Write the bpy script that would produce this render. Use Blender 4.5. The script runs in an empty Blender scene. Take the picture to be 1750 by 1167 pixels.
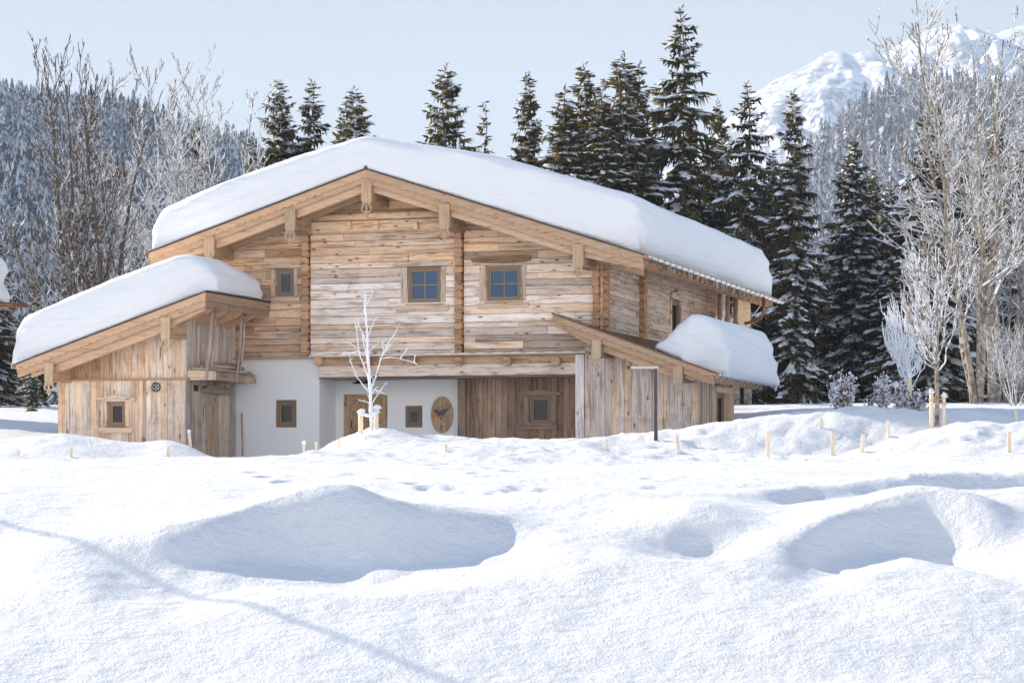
import bpy, math, random
import numpy as np
random.seed(7); RNG=np.random.default_rng(11)
scn=bpy.context.scene
COL=scn.collection
# ---------------------------------------------------------------- camera, sky, sun, exposure
F=4450.0; CX=875.0; HY=825.0
cam_d=bpy.data.cameras.new("camera"); cam=bpy.data.objects.new("camera",cam_d); COL.objects.link(cam)
cam.location=(0,0,0); cam.rotation_euler=(math.radians(90),0,0)
cam_d.sensor_width=36; cam_d.lens=36*F/1750; cam_d.shift_y=(HY-583.5)/1750
cam_d.clip_start=0.5; cam_d.clip_end=20000
scn.camera=cam
SUN_AZ=math.radians(50); SUN_EL=math.radians(25)      # azimuth to the left of the view direction
SDIR=(-math.sin(SUN_AZ)*math.cos(SUN_EL), math.cos(SUN_AZ)*math.cos(SUN_EL), math.sin(SUN_EL))
w=bpy.data.worlds.new("World"); scn.world=w; w.use_nodes=True
nt=w.node_tree; nt.nodes.clear()
sky=nt.nodes.new("ShaderNodeTexSky"); sky.sky_type='NISHITA'; sky.sun_disc=False
sky.sun_elevation=SUN_EL; sky.sun_rotation=-SUN_AZ
sky.altitude=900; sky.air_density=1.15; sky.dust_density=0.3; sky.ozone_density=1.2
# pale winter haze towards the horizon, deeper blue overhead
tcw=nt.nodes.new("ShaderNodeTexCoord"); spw=nt.nodes.new("ShaderNodeSeparateXYZ"); nt.links.new(tcw.outputs['Generated'],spw.inputs[0])
mr=nt.nodes.new("ShaderNodeMapRange"); mr.interpolation_type='SMOOTHSTEP'; nt.links.new(spw.outputs[2],mr.inputs[0])
for i_,v_ in enumerate((.2,.46,.93,.06)): mr.inputs[i_+1].default_value=v_
mxw=nt.nodes.new("ShaderNodeMixRGB"); nt.links.new(mr.outputs[0],mxw.inputs[0]); nt.links.new(sky.outputs[0],mxw.inputs[1]); mxw.inputs[2].default_value=(2.05,2.12,2.22,1)
bg=nt.nodes.new("ShaderNodeBackground"); bg.inputs[1].default_value=0.11
wo=nt.nodes.new("ShaderNodeOutputWorld")
nt.links.new(mxw.outputs[0],bg.inputs[0]); nt.links.new(bg.outputs[0],wo.inputs[0])
sl=bpy.data.lights.new("sun",'SUN'); sl.energy=4.1; sl.angle=math.radians(0.5); sl.color=(1.0,0.88,0.71)
so=bpy.data.objects.new("sun",sl); COL.objects.link(so)
from mathutils import Vector
so.rotation_euler=Vector(SDIR).to_track_quat('Z','Y').to_euler(); so.location=(-40,40,60)
scn.view_settings.view_transform='Standard'; scn.view_settings.look='None'
scn.view_settings.gamma=1; scn.view_settings.exposure=1.09; scn.view_settings.use_curve_mapping=False
scn.cycles.use_denoising=True
scn.cycles.max_bounces=7; scn.cycles.diffuse_bounces=4; scn.cycles.glossy_bounces=3
scn.cycles.transmission_bounces=3; scn.cycles.transparent_max_bounces=6; scn.cycles.volume_bounces=1
scn.cycles.caustics_reflective=False; scn.cycles.caustics_refractive=False
# ---------------------------------------------------------------- projection helpers (photo pixel -> place)
TH=math.atan(1375/4450); cT,sT=math.cos(TH),math.sin(TH)
YH=74.2; XH=(627-875)/F*YH
def at(px,py,Y): return ((px-CX)/F*Y, Y, (HY-py)/F*Y)
def fac(px,py,w=0.0):
    """point on a plane parallel to the gable front, w metres behind it -> (u, z)"""
    t=(px-CX)/F; u=(t*(YH+w*cT)-XH-w*sT)/(cT+t*sT); Y=YH-u*sT+w*cT
    return u,(HY-py)/F*Y
def sd(px,py,u):
    """point on the plane through the house at u -> (v, z)"""
    t=(px-CX)/F; v=(XH+u*cT-t*(YH-u*sT))/(t*cT-sT); Y=YH-u*sT+v*cT
    return v,(HY-py)/F*Y
def huv(u,v,z): return (XH+u*cT+v*sT, YH-u*sT+v*cT, z)
# ---------------------------------------------------------------- noise
_T=RNG.random((256,256))
def vnoise(x,y):
    x=np.asarray(x,float); y=np.asarray(y,float)
    xi=np.floor(x).astype(int); yi=np.floor(y).astype(int); fx=x-xi; fy=y-yi
    fx=fx*fx*fx*(fx*(fx*6-15)+10); fy=fy*fy*fy*(fy*(fy*6-15)+10)
    a=_T[xi&255,yi&255]; b=_T[(xi+1)&255,yi&255]; c=_T[xi&255,(yi+1)&255]; d=_T[(xi+1)&255,(yi+1)&255]
    return (a*(1-fx)+b*fx)*(1-fy)+(c*(1-fx)+d*fx)*fy-0.5
def fbm(x,y,o=4,g=.5):
    r=0;a=1.
    for i in range(o):
        r=r+a*vnoise(np.asarray(x)*2.03**i+i*17.3,np.asarray(y)*2.03**i+i*9.1); a*=g
    return r
def smooth(e0,e1,x):
    t=np.clip((x-e0)/(e1-e0),0,1); return t*t*(3-2*t)
# ---------------------------------------------------------------- object helpers
OFF={}
def tag(o,label=None,cat=None,group=None,kind=None):
    if label: o['label']=label
    if cat: o['category']=cat
    if group: o['group']=group
    if kind: o['kind']=kind
    return o
def empty(name,label,cat,loc=(0,0,0),rz=0,group=None,off=None):
    o=bpy.data.objects.new(name,None); COL.objects.link(o); o.location=loc; o.rotation_euler=(0,0,rz)
    o.empty_display_size=.3
    tag(o,label,cat,group)
    if off is not None: OFF[o.as_pointer()]=off
    return o
def house_empty(name,label,cat,u,v,z,group=None):
    return empty(name,label,cat,huv(u,v,z),-TH,group,(u,v,z))
def link(o,parent):
    COL.objects.link(o)
    if parent is not None:
        o.parent=parent
        of=OFF.get(parent.as_pointer())
        if of: o.location=(-of[0],-of[1],-of[2])
    return o
def mesh_np(name,V,Fq,mat,parent=None,smooth_=False,tint=None,uvw=None,fsize=4):
    """numpy mesh: V (n,3), Fq (m,fsize)"""
    me=bpy.data.meshes.new(name); n=len(V); m=len(Fq)
    me.vertices.add(n); me.vertices.foreach_set("co",np.asarray(V,np.float32).ravel())
    me.loops.add(m*fsize); me.loops.foreach_set("vertex_index",np.asarray(Fq,np.int32).ravel())
    me.polygons.add(m); me.polygons.foreach_set("loop_start",np.arange(0,m*fsize,fsize,dtype=np.int32))
    me.polygons.foreach_set("loop_total",np.full(m,fsize,np.int32))
    me.update(calc_edges=True)
    if smooth_: me.polygons.foreach_set("use_smooth",np.ones(m,bool))
    if tint is not None:
        a=me.attributes.new("tint",'FLOAT_COLOR','FACE'); t=np.ones((m,4),np.float32); t[:,:3]=tint
        a.data.foreach_set("color",t.ravel())
    me.materials.append(mat)
    o=bpy.data.objects.new(name,me); link(o,parent); return o
class MB:
    def __init__(s): s.v=[];s.f=[];s.t=[];s.g=[];s.sm=[]
    def face(s,idx,tint,gr,sm=False): s.f.append(idx);s.t.append(tint);s.g.append(gr);s.sm.append(sm)
    def prism(s,poly,d0,d1,fr='x',tint=(1,1,1),grain=0,seed=None,caps=(True,True)):
        """poly in (a,b); depth d0..d1. fr: 'x' a->x b->z d->y ; 'y' a->y b->z d->x ; 'z' a->x b->y d->z ; or a function"""
        if seed is None: seed=random.random()*100
        M={'x':lambda a,b,d:(a,d,b),'y':lambda a,b,d:(d,a,b),'z':lambda a,b,d:(a,b,d)}.get(fr,fr)
        n=len(poly); o=len(s.v)
        for d in (d0,d1):
            for a,b in poly: s.v.append(M(a,b,d))
        G=(lambda a,b,e:(a,b+e,seed)) if grain==0 else (lambda a,b,e:(b,a+e,seed))
        if caps[0]: s.face(list(range(o,o+n)),tint,[G(a,b,0) for a,b in poly])
        if caps[1]: s.face(list(range(o+2*n-1,o+n-1,-1)),tint,[G(a,b,0) for a,b in poly][::-1])
        for i in range(n):
            j=(i+1)%n; (a0,b0),(a1,b1)=poly[i],poly[j]; dd=d1-d0
            s.face([o+i,o+n+i,o+n+j,o+j],tint,[G(a0,b0,0),G(a0,b0,dd),G(a1,b1,dd),G(a1,b1,0)])
    def box(s,x0,x1,y0,y1,z0,z1,tint=(1,1,1),axis=0,seed=None):
        """axis = grain direction 0 x,1 y,2 z"""
        if axis==0: s.prism([(x0,z0),(x1,z0),(x1,z1),(x0,z1)],y0,y1,'x',tint,0,seed)
        elif axis==1: s.prism([(y0,z0),(y1,z0),(y1,z1),(y0,z1)],x0,x1,'y',tint,0,seed)
        else: s.prism([(x0,z0),(x1,z0),(x1,z1),(x0,z1)],y0,y1,'x',tint,1,seed)
    def bar(s,p,q,w,h,tint=(1,1,1),up=(0,0,1),seed=None):
        """box beam from p to q, width w, height h"""
        p=Vector(p);q=Vector(q);d=(q-p);L=d.length;d.normalize();up=Vector(up)
        r=d.cross(up);r.normalize();u2=r.cross(d)
        fr=lambda a,b,e:tuple(p+d*a+u2*b+r*e)
        s.prism([(0,-h/2),(L,-h/2),(L,h/2),(0,h/2)],-w/2,w/2,fr,tint,0,seed)
    def tube(s,pts,rad,n=8,tint=(1,1,1),seed=None,caps=True,sm=True):
        if seed is None: seed=random.random()*100
        pts=[Vector(p) for p in pts]
        if not hasattr(rad,'__len__'): rad=[rad]*len(pts)
        o=len(s.v); m=len(pts); L=0; Ls=[0]
        for i in range(1,m): L+=(pts[i]-pts[i-1]).length; Ls.append(L)
        prev=None
        for i,p in enumerate(pts):
            d=(pts[min(i+1,m-1)]-pts[max(i-1,0)]).normalized()
            a=Vector((0,0,1)) if abs(d.z)<.9 else Vector((1,0,0))
            if prev is not None and abs(prev.dot(d))<.95: a=prev
            x=(a-d*a.dot(d)).normalized(); y=d.cross(x); prev=x
            for k in range(n):
                t=2*math.pi*k/n; s.v.append(tuple(p+(x*math.cos(t)+y*math.sin(t))*rad[i]))
        for i in range(m-1):
            for k in range(n):
                k2=(k+1)%n
                s.face([o+i*n+k,o+i*n+k2,o+(i+1)*n+k2,o+(i+1)*n+k],tint,[(Ls[i],k*.05,seed),(Ls[i],(k+1)*.05,seed),(Ls[i+1],(k+1)*.05,seed),(Ls[i+1],k*.05,seed)],sm)
        if caps:
            s.face([o+k for k in range(n)][::-1],tint,[(0,k*.02,seed) for k in range(n)])
            s.face([o+(m-1)*n+k for k in range(n)],tint,[(0,k*.02,seed) for k in range(n)])
    def build(s,name,mat,parent=None,bevel=0):
        me=bpy.data.meshes.new(name); me.from_pydata(s.v,[],s.f)
        a=me.attributes.new("tint",'FLOAT_COLOR','FACE')
        a.data.foreach_set("color",np.array([(*t,1) for t in s.t],np.float32).ravel())
        g=me.attributes.new("gr",'FLOAT_VECTOR','CORNER')
        g.data.foreach_set("vector",np.array([x for gg in s.g for x in gg],np.float32).ravel())
        me.polygons.foreach_set("use_smooth",np.array(s.sm,bool))
        me.materials.append(mat)
        me.update()
        import bmesh
        b=bmesh.new(); b.from_mesh(me); bmesh.ops.recalc_face_normals(b,faces=b.faces); b.to_mesh(me); b.free()
        o=bpy.data.objects.new(name,me); link(o,parent)
        if bevel:
            md=o.modifiers.new("edge",'BEVEL'); md.width=bevel; md.segments=1; md.limit_method='ANGLE'
        return o
def copy_tree(o,parent=None):
    c=o.copy(); COL.objects.link(c); c.parent=parent
    for ch in o.children: copy_tree(ch,c)
    return c
# ---------------------------------------------------------------- materials
class NT:
    def __init__(s,name):
        s.m=bpy.data.materials.new(name); s.m.use_nodes=True; s.t=s.m.node_tree; s.t.nodes.clear()
        s.out=s.n("ShaderNodeOutputMaterial")
    def n(s,ty,**k):
        x=s.t.nodes.new(ty)
        for a,b in k.items(): setattr(x,a,b)
        return x
    def l(s,a,b): s.t.links.new(a,b)
    def set(s,node,i,val):
        if hasattr(val,'is_output') or isinstance(val,bpy.types.NodeSocket): s.l(val,node.inputs[i])
        else: node.inputs[i].default_value=val
    def math(s,op,a,b=0.,c=None):
        x=s.n("ShaderNodeMath",operation=op); s.set(x,0,a); s.set(x,1,b)
        if c is not None: s.set(x,2,c)
        return x.outputs[0]
    def mix(s,f,a,b,mode='MIX'):
        x=s.n("ShaderNodeMixRGB",blend_type=mode); s.set(x,0,f); s.set(x,1,a if isinstance(a,bpy.types.NodeSocket) or len(a)==4 else (*a,1)); s.set(x,2,b if isinstance(b,bpy.types.NodeSocket) or len(b)==4 else (*b,1)); return x.outputs[0]
    def noise(s,vec,scale,detail=3,rough=.55,dim='3D'):
        x=s.n("ShaderNodeTexNoise"); x.noise_dimensions=dim
        if vec is not None: s.l(vec,x.inputs['Vector'])
        x.inputs['Scale'].default_value=scale; x.inputs['Detail'].default_value=detail; x.inputs['Roughness'].default_value=rough
        return x.outputs[0]
    def ramp(s,f,stops):
        x=s.n("ShaderNodeValToRGB"); e=x.color_ramp.elements
        while len(e)<len(stops): e.new(.5)
        for k,(p,c) in zip(e,stops):
            k.position=p; k.color=(c,c,c,1) if not hasattr(c,'__len__') else (*c,1)
        s.l(f,x.inputs[0]); return x.outputs[0]
    def mapr(s,f,a,b,c=0.,d=1.):
        x=s.n("ShaderNodeMapRange"); s.l(f,x.inputs[0]); 
        for i,v in enumerate((a,b,c,d)): x.inputs[i+1].default_value=v
        return x.outputs[0]
    def vmul(s,v,k):
        x=s.n("ShaderNodeVectorMath",operation='MULTIPLY'); s.l(v,x.inputs[0]); x.inputs[1].default_value=k; return x.outputs[0]
    def bsdf(s,color,rough=.8,spec=.3,normal=None,metal=0.,**kw):
        b=s.n("ShaderNodeBsdfPrincipled"); s.set(b,'Base Color',color if isinstance(color,bpy.types.NodeSocket) else (*color,1))
        s.set(b,'Roughness',rough); s.set(b,'Specular IOR Level',spec); s.set(b,'Metallic',metal)
        if normal is not None: s.l(normal,b.inputs['Normal'])
        for k,v in kw.items(): s.set(b,k,v)
        return b.outputs[0]
    def bump(s,h,strength=.3,dist=.02,normal=None):
        x=s.n("ShaderNodeBump"); s.l(h,x.inputs['Height']); x.inputs['Strength'].default_value=strength; x.inputs['Distance'].default_value=dist
        if normal is not None: s.l(normal,x.inputs['Normal'])
        return x.outputs[0]
    def done(s,sh): s.l(sh,s.out.inputs[0]); return s.m
def simple(name,color,rough=.6,spec=.4,metal=0.,nscale=0,namt=.15):
    t=NT(name)
    if nscale:
        tc=t.n("ShaderNodeTexCoord").outputs['Object']; n=t.noise(tc,nscale,4)
        c=t.mix(t.mapr(n,.3,.7,0,1),tuple(x*(1-namt) for x in color),tuple(min(1,x*(1+namt)) for x in color))
    else: c=color
    return t.done(t.bsdf(c,rough,spec,metal=metal))
GAIN=1.62
def wood_mat(name,weather=1.0,knots=1.0,rough=.8):
    """boards: tint = the board's own colour, gr = (along, across, board seed)"""
    t=NT(name)
    ti=t.n("ShaderNodeAttribute",attribute_name="tint").outputs['Color']
    g=t.n("ShaderNodeAttribute",attribute_name="gr").outputs['Vector']
    sp=t.n("ShaderNodeSeparateXYZ"); t.l(g,sp.inputs[0])
    sh=t.n("ShaderNodeCombineXYZ"); t.l(t.math('MULTIPLY',sp.outputs[2],3.7),sh.inputs[0]); t.l(t.math('MULTIPLY',sp.outputs[2],1.3),sh.inputs[1])
    v2=t.n("ShaderNodeVectorMath",operation='ADD'); t.l(g,v2.inputs[0]); t.l(sh.outputs[0],v2.inputs[1]); gv=v2.outputs[0]
    warp=t.noise(t.vmul(gv,(1.2,5,1)),1.,2)
    fine=t.noise(t.vmul(gv,(1.6,38,1)),1.,4,.65)
    finer=t.noise(t.vmul(gv,(5,140,1)),1.,3,.6)
    med=t.noise(t.vmul(gv,(.9,9,1)),1.,4,.6)
    blot=t.noise(t.vmul(gv,(.7,2.2,1)),1.,3,.6)
    c=t.mix(1,ti,t.ramp(fine,[(.25,(.62,.56,.50)),(.48,(.96,.95,.94)),(.75,(1.10,1.09,1.08))]),'MULTIPLY')
    c=t.mix(.55*weather,c,t.ramp(finer,[(.3,(.60,.54,.48)),(.55,(1,1,1))]),'MULTIPLY')
    c=t.mix(.75*weather,c,t.ramp(med,[(.33,(.46,.38,.33)),(.48,(1,1,1)),(.8,(1.08,1.08,1.1))]),'MULTIPLY')
    # grey silvering, warm patches
    c=t.mix(t.math('MULTIPLY',t.ramp(blot,[(.42,0),(.68,1)]),.45*weather),c,t.mix(1,c,(.80,.84,.92),'MULTIPLY'))
    c=t.mix(t.math('MULTIPLY',t.ramp(blot,[(.30,1),(.45,0)]),.6*weather),c,t.mix(1,c,(.85,.66,.46),'MULTIPLY'))
    # water stains running over several boards
    ob=t.n("ShaderNodeTexCoord").outputs['Object']; st=t.noise(t.vmul(ob,(.9,.9,1.6)),1.3,5,.65)
    c=t.mix(t.math('MULTIPLY',t.ramp(st,[(.30,1),(.47,0)]),.55*weather),c,t.mix(1,c,(.55,.47,.42),'MULTIPLY'))
    # cracks
    cr=t.noise(t.vmul(gv,(.8,26,1)),1.,2,.5)
    cm=t.ramp(cr,[(.29,1),(.33,0)])
    c=t.mix(t.math('MULTIPLY',cm,.75*weather),c,(.06,.04,.03))
    # knots
    vo=t.n("ShaderNodeTexVoronoi"); t.l(t.vmul(gv,(2.6,7.0,1)),vo.inputs['Vector']); vo.inputs['Scale'].default_value=1.
    kd=vo.outputs['Distance']; wn=t.n("ShaderNodeTexWhiteNoise"); t.l(vo.outputs['Color'],wn.inputs['Vector'])
    sel=t.math('GREATER_THAN',wn.outputs['Value'],.66)
    km=t.math('MULTIPLY',t.ramp(kd,[(.0,1),(.10,1),(.19,.0)]),sel)
    km2=t.math('MULTIPLY',t.ramp(kd,[(.15,.6),(.36,.0)]),sel)
    c=t.mix(t.math('MULTIPLY',km2,.6*knots),c,t.mix(1,c,(.62,.42,.26),'MULTIPLY'))
    c=t.mix(t.math('MULTIPLY',km,.85*knots),c,(.07,.04,.025))
    c=t.mix(1,c,(GAIN,GAIN,GAIN),'MULTIPLY')
    h=t.math('ADD',t.math('MULTIPLY',fine,.7),t.math('MULTIPLY',cm,-.5))
    return t.done(t.bsdf(c,rough,.2,t.bump(h,.5,.012)))
M={}
M['old']=wood_mat('weathered_boards',1.,1.)
M['new']=wood_mat('fresh_larch',.35,.5,.6)
M['frame']=wood_mat('stained_frame',.2,.2,.55)
def snow_mat(name,sc=1.,clod=False,amt=1.,alb=.965,strata=0):
    t=NT(name); p=t.n("ShaderNodeTexCoord").outputs['Object']
    n1=t.noise(p,9*sc,5,.6); n2=t.noise(p,45*sc,3,.6); n3=t.noise(p,2.2*sc,3,.5)
    h=t.math('ADD',t.math('MULTIPLY',n1,.5),t.math('MULTIPLY',n2,.22)); h=t.math('ADD',h,t.math('MULTIPLY',n3,.9))
    c=t.mix(n3,tuple(x*alb for x in (.95,.955,.965)),tuple(x*alb for x in (.975,.975,.975)))
    if strata:
        sp_=t.noise(t.vmul(p,(.35,.35,5.5)),1.3,4,.6); h=t.math('ADD',h,t.math('MULTIPLY',sp_,strata))
    b=t.bsdf(c,.65,.25,t.bump(h,.55*amt,.07/sc))
    return t.done(b)
M['snow']=snow_mat('ground_snow',alb=.90,amt=1.6); M['roofsnow']=snow_mat('roof_snow',.8,amt=.6,strata=1.6)
M['clump']=simple('branch_snow',(.90,.915,.94),.7,.2)
M['plaster']=None
def plaster():
    t=NT('white_plaster'); p=t.n("ShaderNodeTexCoord").outputs['Object']
    n=t.noise(p,60,4,.7); n2=t.noise(p,.7,3)
    return t.done(t.bsdf(t.mix(n2,(.88,.875,.86),(.91,.905,.89)),.9,.1,t.bump(n,.25,.006)))
M['plaster']=plaster()
M['metal']=simple('dark_sheet_metal',(.09,.06,.055),.45,.5,.6,6,.3)
M['copper']=simple('gutter_copper',(.30,.14,.09),.3,.5,.9,5,.3)
M['zinc']=simple('bright_gutter',(.88,.84,.80),.28,.5,.85,5,.08)
M['iron']=simple('black_iron',(.02,.02,.022),.5,.5,.3)
M['rust']=simple('brown_steel',(.10,.075,.07),.6,.4,.3,8,.3)
M['cream']=simple('cream_painted_steel',(.62,.58,.52),.5,.4)
M['dark']=simple('dark_gap',(.035,.025,.02),.95,.1)
def glassm():
    t=NT('window_glass'); p=t.n("ShaderNodeTexCoord").outputs['Object']
    n=t.noise(p,1.6,2)
    return t.done(t.bsdf((.02,.08,.18),.06,.5,t.bump(n,.08,.02)))  # blue of the reflected sky is put into the base colour
M['glass']=glassm()
M['glass2']=simple('dark_glass',(.030,.030,.034),.10,.35)
M['glass3']=simple('grey_reflection_glass',(.10,.11,.13),.08,.5)  # grey of the reflection is put into the base colour
M['lampglass']=simple('milky_glass',(.75,.75,.72),.15,.8)
def bark_snow(name,bark,bark2,thr=.25,soft=.25,sn=(.88,.90,.93),nsc=6.):
    t=NT(name); ge=t.n("ShaderNodeNewGeometry"); sp=t.n("ShaderNodeSeparateXYZ"); t.l(ge.outputs['Normal'],sp.inputs[0])
    p=t.n("ShaderNodeTexCoord").outputs['Object']; n=t.noise(p,nsc,3,.6); n2=t.noise(p,nsc*.35,2)
    c=t.mix(t.mapr(n,.35,.65),bark,bark2)
    k=t.math('ADD',sp.outputs[2],t.math('MULTIPLY',t.math('SUBTRACT',n,.5),2.4))
    k=t.math('ADD',k,t.math('MULTIPLY',t.math('SUBTRACT',n2,.5),1.4))
    m=t.mapr(k,thr,thr+soft)
    return t.done(t.bsdf(t.mix(m,c,sn),.85,.15))
M['bark']=bark_snow('spruce_bark',(.11,.085,.07),(.20,.16,.13),.75,.3)
M['twig']=bark_snow('bare_twigs',(.075,.052,.038),(.17,.125,.095),.12,.2,nsc=8)
M['frost']=bark_snow('frosted_twigs',(.14,.11,.085),(.40,.34,.28),-.28,.35,nsc=9)
M['rime']=bark_snow('rimed_twigs',(.74,.69,.62),(.88,.86,.82),-.8,.5)
M['birch']=bark_snow('pale_bark',(.15,.11,.08),(.50,.43,.34),.35,.3,nsc=6)
def needle(name,a,b,tr=.35):
    t=NT(name); ti=t.n("ShaderNodeAttribute",attribute_name="tint").outputs['Color']
    p=t.n("ShaderNodeTexCoord").outputs['Object']; n=t.noise(p,1.1,3)
    c=t.mix(1,t.mix(t.mapr(n,.35,.65),a,b),ti,'MULTIPLY')
    d=t.bsdf(c,.7,.15); tl=t.n("ShaderNodeBsdfTranslucent"); t.l(t.mix(1,c,(1.5,1.35,.6),'MULTIPLY'),tl.inputs[0])
    mx=t.n("ShaderNodeMixShader"); mx.inputs[0].default_value=tr; t.l(d,mx.inputs[1]); t.l(tl.outputs[0],mx.inputs[2])
    return t.done(mx.outputs[0])
M['needle']=needle('spruce_needles',(.065,.061,.032),(.14,.118,.058))
M['gold']=needle('olive_needles',(.075,.066,.03),(.135,.112,.05),.4)
def far_mat():
    t=NT('far_forest'); ti=t.n("ShaderNodeAttribute",attribute_name="tint").outputs['Color']
    p=t.n("ShaderNodeTexCoord").outputs['Object']; n=t.noise(p,.35,4,.7)
    m=t.mapr(n,.50,.60)
    return t.done(t.bsdf(t.mix(t.math('MULTIPLY',m,.55),ti,(.74,.77,.82)),.9,.1))
M['far']=far_mat()
# ---------------------------------------------------------------- snow ground
rows=[(15,[(0,1620)]),(19,[(0,1300)]),(21,[(0,1167)]),(22,[(0,1100)]),(23.3,[(0,1022)]),(24.7,[(0,952)]),(26.2,[(0,902)]),
 (28.2,[(0,862)]),(31,[(0,836)]),(36,[(0,815)]),(42,[(0,801)]),(47,[(0,792),(500,792),(1300,795),(1500,785),(1650,768),(1750,770)]),
 (51,[(0,784),(350,784),(500,780),(560,771),(640,765),(800,764),(1000,768),(1060,778),(1160,780),(1430,781),(1490,762),(1560,742),(1640,724),(1750,728)]),
 (54,[(0,789),(350,789),(500,784),(560,776),(640,762),(800,762),(1000,768),(1060,786),(1160,792),(1430,797),(1490,785),(1560,760),(1640,740),(1750,742)]),
 (59,[(0,787),(350,792),(500,792),(545,778),(580,765),(640,755),(760,760),(1000,764),(1040,775),(1160,782),(1300,790),(1500,790),(1640,770),(1750,765)]),
 (63.2,[(0,753),(60,748),(110,744),(170,752),(210,757),(250,758),(285,751),(320,762),(350,777),(380,791),(520,789),(545,772),(580,752),(615,738),(640,730),(665,737),(700,744),(800,746),(900,747),(1000,748),(1060,741),(1160,731),(1245,720),(1300,711),(1400,701),(1500,698),(1560,699),(1600,706),(1640,695),(1665,695),(1700,705),(1750,717)]),
 (68,[(0,752),(100,755),(250,765),(380,792),(520,792),(1000,770),(1160,748),(1245,736),(1400,712),(1750,716)]),
 (80,[(0,724),(100,728),(320,760),(400,788),(900,788),(1150,760),(1245,716),(1330,704),(1400,702),(1750,700)]),
 (105,[(0,699),(400,699),(1250,693),(1750,690)]),(130,[(0,695),(900,694),(1750,686)]),
 (200,[(0,693)]),(500,[(0,700)]),(1000,[(0,720)]),(8000,[(0,760)])]
_px=np.arange(-1200,2951,5.)
def _row(Y,c):
    xs,ys=zip(*c); r=np.interp(_px,xs,ys); k=np.exp(-.5*(np.arange(-6,7)/2.2)**2); k/=k.sum()
    r=np.convolve(np.pad(r,6,mode='edge'),k,'valid'); return (HY-r)/F*Y
_Y=np.array([r[0] for r in rows],float); _Z=np.stack([_row(*r) for r in rows])
_Y=np.insert(_Y,0,[-80.,6.]); _Z=np.vstack([np.full_like(_Z[0],-2.95),np.full_like(_Z[0],-2.9),_Z])
def _pchip(Y,Z):
    h=np.diff(Y)[:,None]; d=np.diff(Z,axis=0)/h; m=np.zeros_like(Z); m[0]=d[0]; m[-1]=d[-1]
    w1=2*h[1:]+h[:-1]; w2=h[1:]+2*h[:-1]
    with np.errstate(all='ignore'): hm=(w1+w2)/(w1/d[:-1]+w2/d[1:])
    m[1:-1]=np.where(d[:-1]*d[1:]>0,hm,0); return np.nan_to_num(m)
_Ms=_pchip(_Y,_Z)
def base_h(x,y):
    x=np.asarray(x,float); y=np.asarray(y,float); px=CX+F*x/np.maximum(y,13.)
    i=np.clip(np.searchsorted(_Y,y)-1,0,len(_Y)-2); h=_Y[i+1]-_Y[i]; t=np.clip((y-_Y[i])/h,0,1)
    ci=np.clip((px-_px[0])/5,0,len(_px)-1.001); j=ci.astype(int); fr=ci-j
    def L(A,k): return A[k,j]*(1-fr)+A[k,j+1]*fr
    z0,z1,m0,m1=L(_Z,i),L(_Z,i+1),L(_Ms,i),L(_Ms,i+1)
    return (2*t**3-3*t*t+1)*z0+(t**3-2*t*t+t)*h*m0+(-2*t**3+3*t*t)*z1+(t**3-t*t)*h*m1
# wind-shaped mounds: px, Y, height, half width, front width, back width
BUMPS=[(470,26.9,.17,.45,.8,1.1),(575,26.2,.20,.40,.8,1.0),(690,25.3,.10,.5,.7,1.0),(300,25.2,.10,.9,.6,1.4),(150,29,-.10,.9,.9,1.1),(250,30,.07,1.3,1.2,2.),(1190,26.9,.10,.5,.5,1.2),(1570,27.2,.10,.7,.5,1.2),
 (1000,29,.07,1.2,1.0,2.),(60,21.5,.06,1.,.8,1.2),(1300,22,.05,.9,.7,1.2),(1700,22,.06,.8,.7,1.2),(1612,25.6,-.12,.22,.18,.22),(1405,25.0,-.08,.14,.14,.18),
 (1130,56.8,.30,.7,.6,.9),(1250,57.5,.25,.8,.7,1.)]
# drifted edges: photo x, depth, height of the lip, depth of the hollow in front of it
LIPS=[([-80,-20,10,35,150,210,270,330,400,470,560,640,700,760,820,870,905,950,990],
       [26,26,26,25.9,25.4,25.3,25.3,25.4,25.7,26.0,26.15,26.25,26.35,26.4,26.45,26.5,26.5,26.5,26.5],
       [.08,.08,.06,0,0,.03,.05,.09,.16,.20,.24,.27,.26,.22,.18,.12,.04,0,0],
       [.25,.25,.15,0,0,.12,.18,.24,.28,.34,.42,.46,.44,.36,.26,.20,.08,0,0],1.,
       [.7,.7,.7,.7,.6,.6,.65,.75,.8,.85,.95,1.0,1.05,1.0,.9,.8,.7,.7,.7]),
      ([1030,1080,1130,1200,1250,1275,1320],[26.4]*7,[0,.03,.06,.08,.05,0,0],[0,.06,.20,.30,.24,.05,0],.62,[.7]*7),
      ([1330,1370,1400,1460,1520,1580,1640,1700,1745,1790],[25.6,25.7,25.9,26.4,26.8,26.9,26.8,26.5,26.3,26.2],[0,.08,.14,.20,.26,.28,.27,.20,.08,0],[0,.14,.24,.28,.28,.28,.30,.28,.14,0],.95,[.7,.75,.8,.9,1.,1.,1.,.9,.7,.7]),
      ([1240,1290,1360,1420,1480,1600,1760,2000],[30.6,30.8,31.2,31.8,32.4,33.,33.4,34],[0,.04,.08,.05,.08,.13,.13,.1],[0,.10,.20,.10,.16,.24,.24,.2],.9,[.7]*8)]
FP=[]
_r=random.Random(5)
for (x0,y0,x1,y1,n) in [(430,800,520,845,9),(480,806,960,845,14),(750,800,1000,850,14),(1040,790,1180,845,7),(740,790,900,815,8),(520,860,640,830,4)]:
    for k in range(n):
        a=(k+.5)/n; px=x0+(x1-x0)*a+_r.uniform(-9,9); py=y0+(y1-y0)*a+_r.uniform(-5,5); FP.append((px,py))
def _yfor(py): 
    ys=np.array([r[0] for r in rows[:12]]); ps=np.array([r[1][0][1] for r in rows[:12]]); return float(np.interp(-py,-ps,ys))
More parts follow.
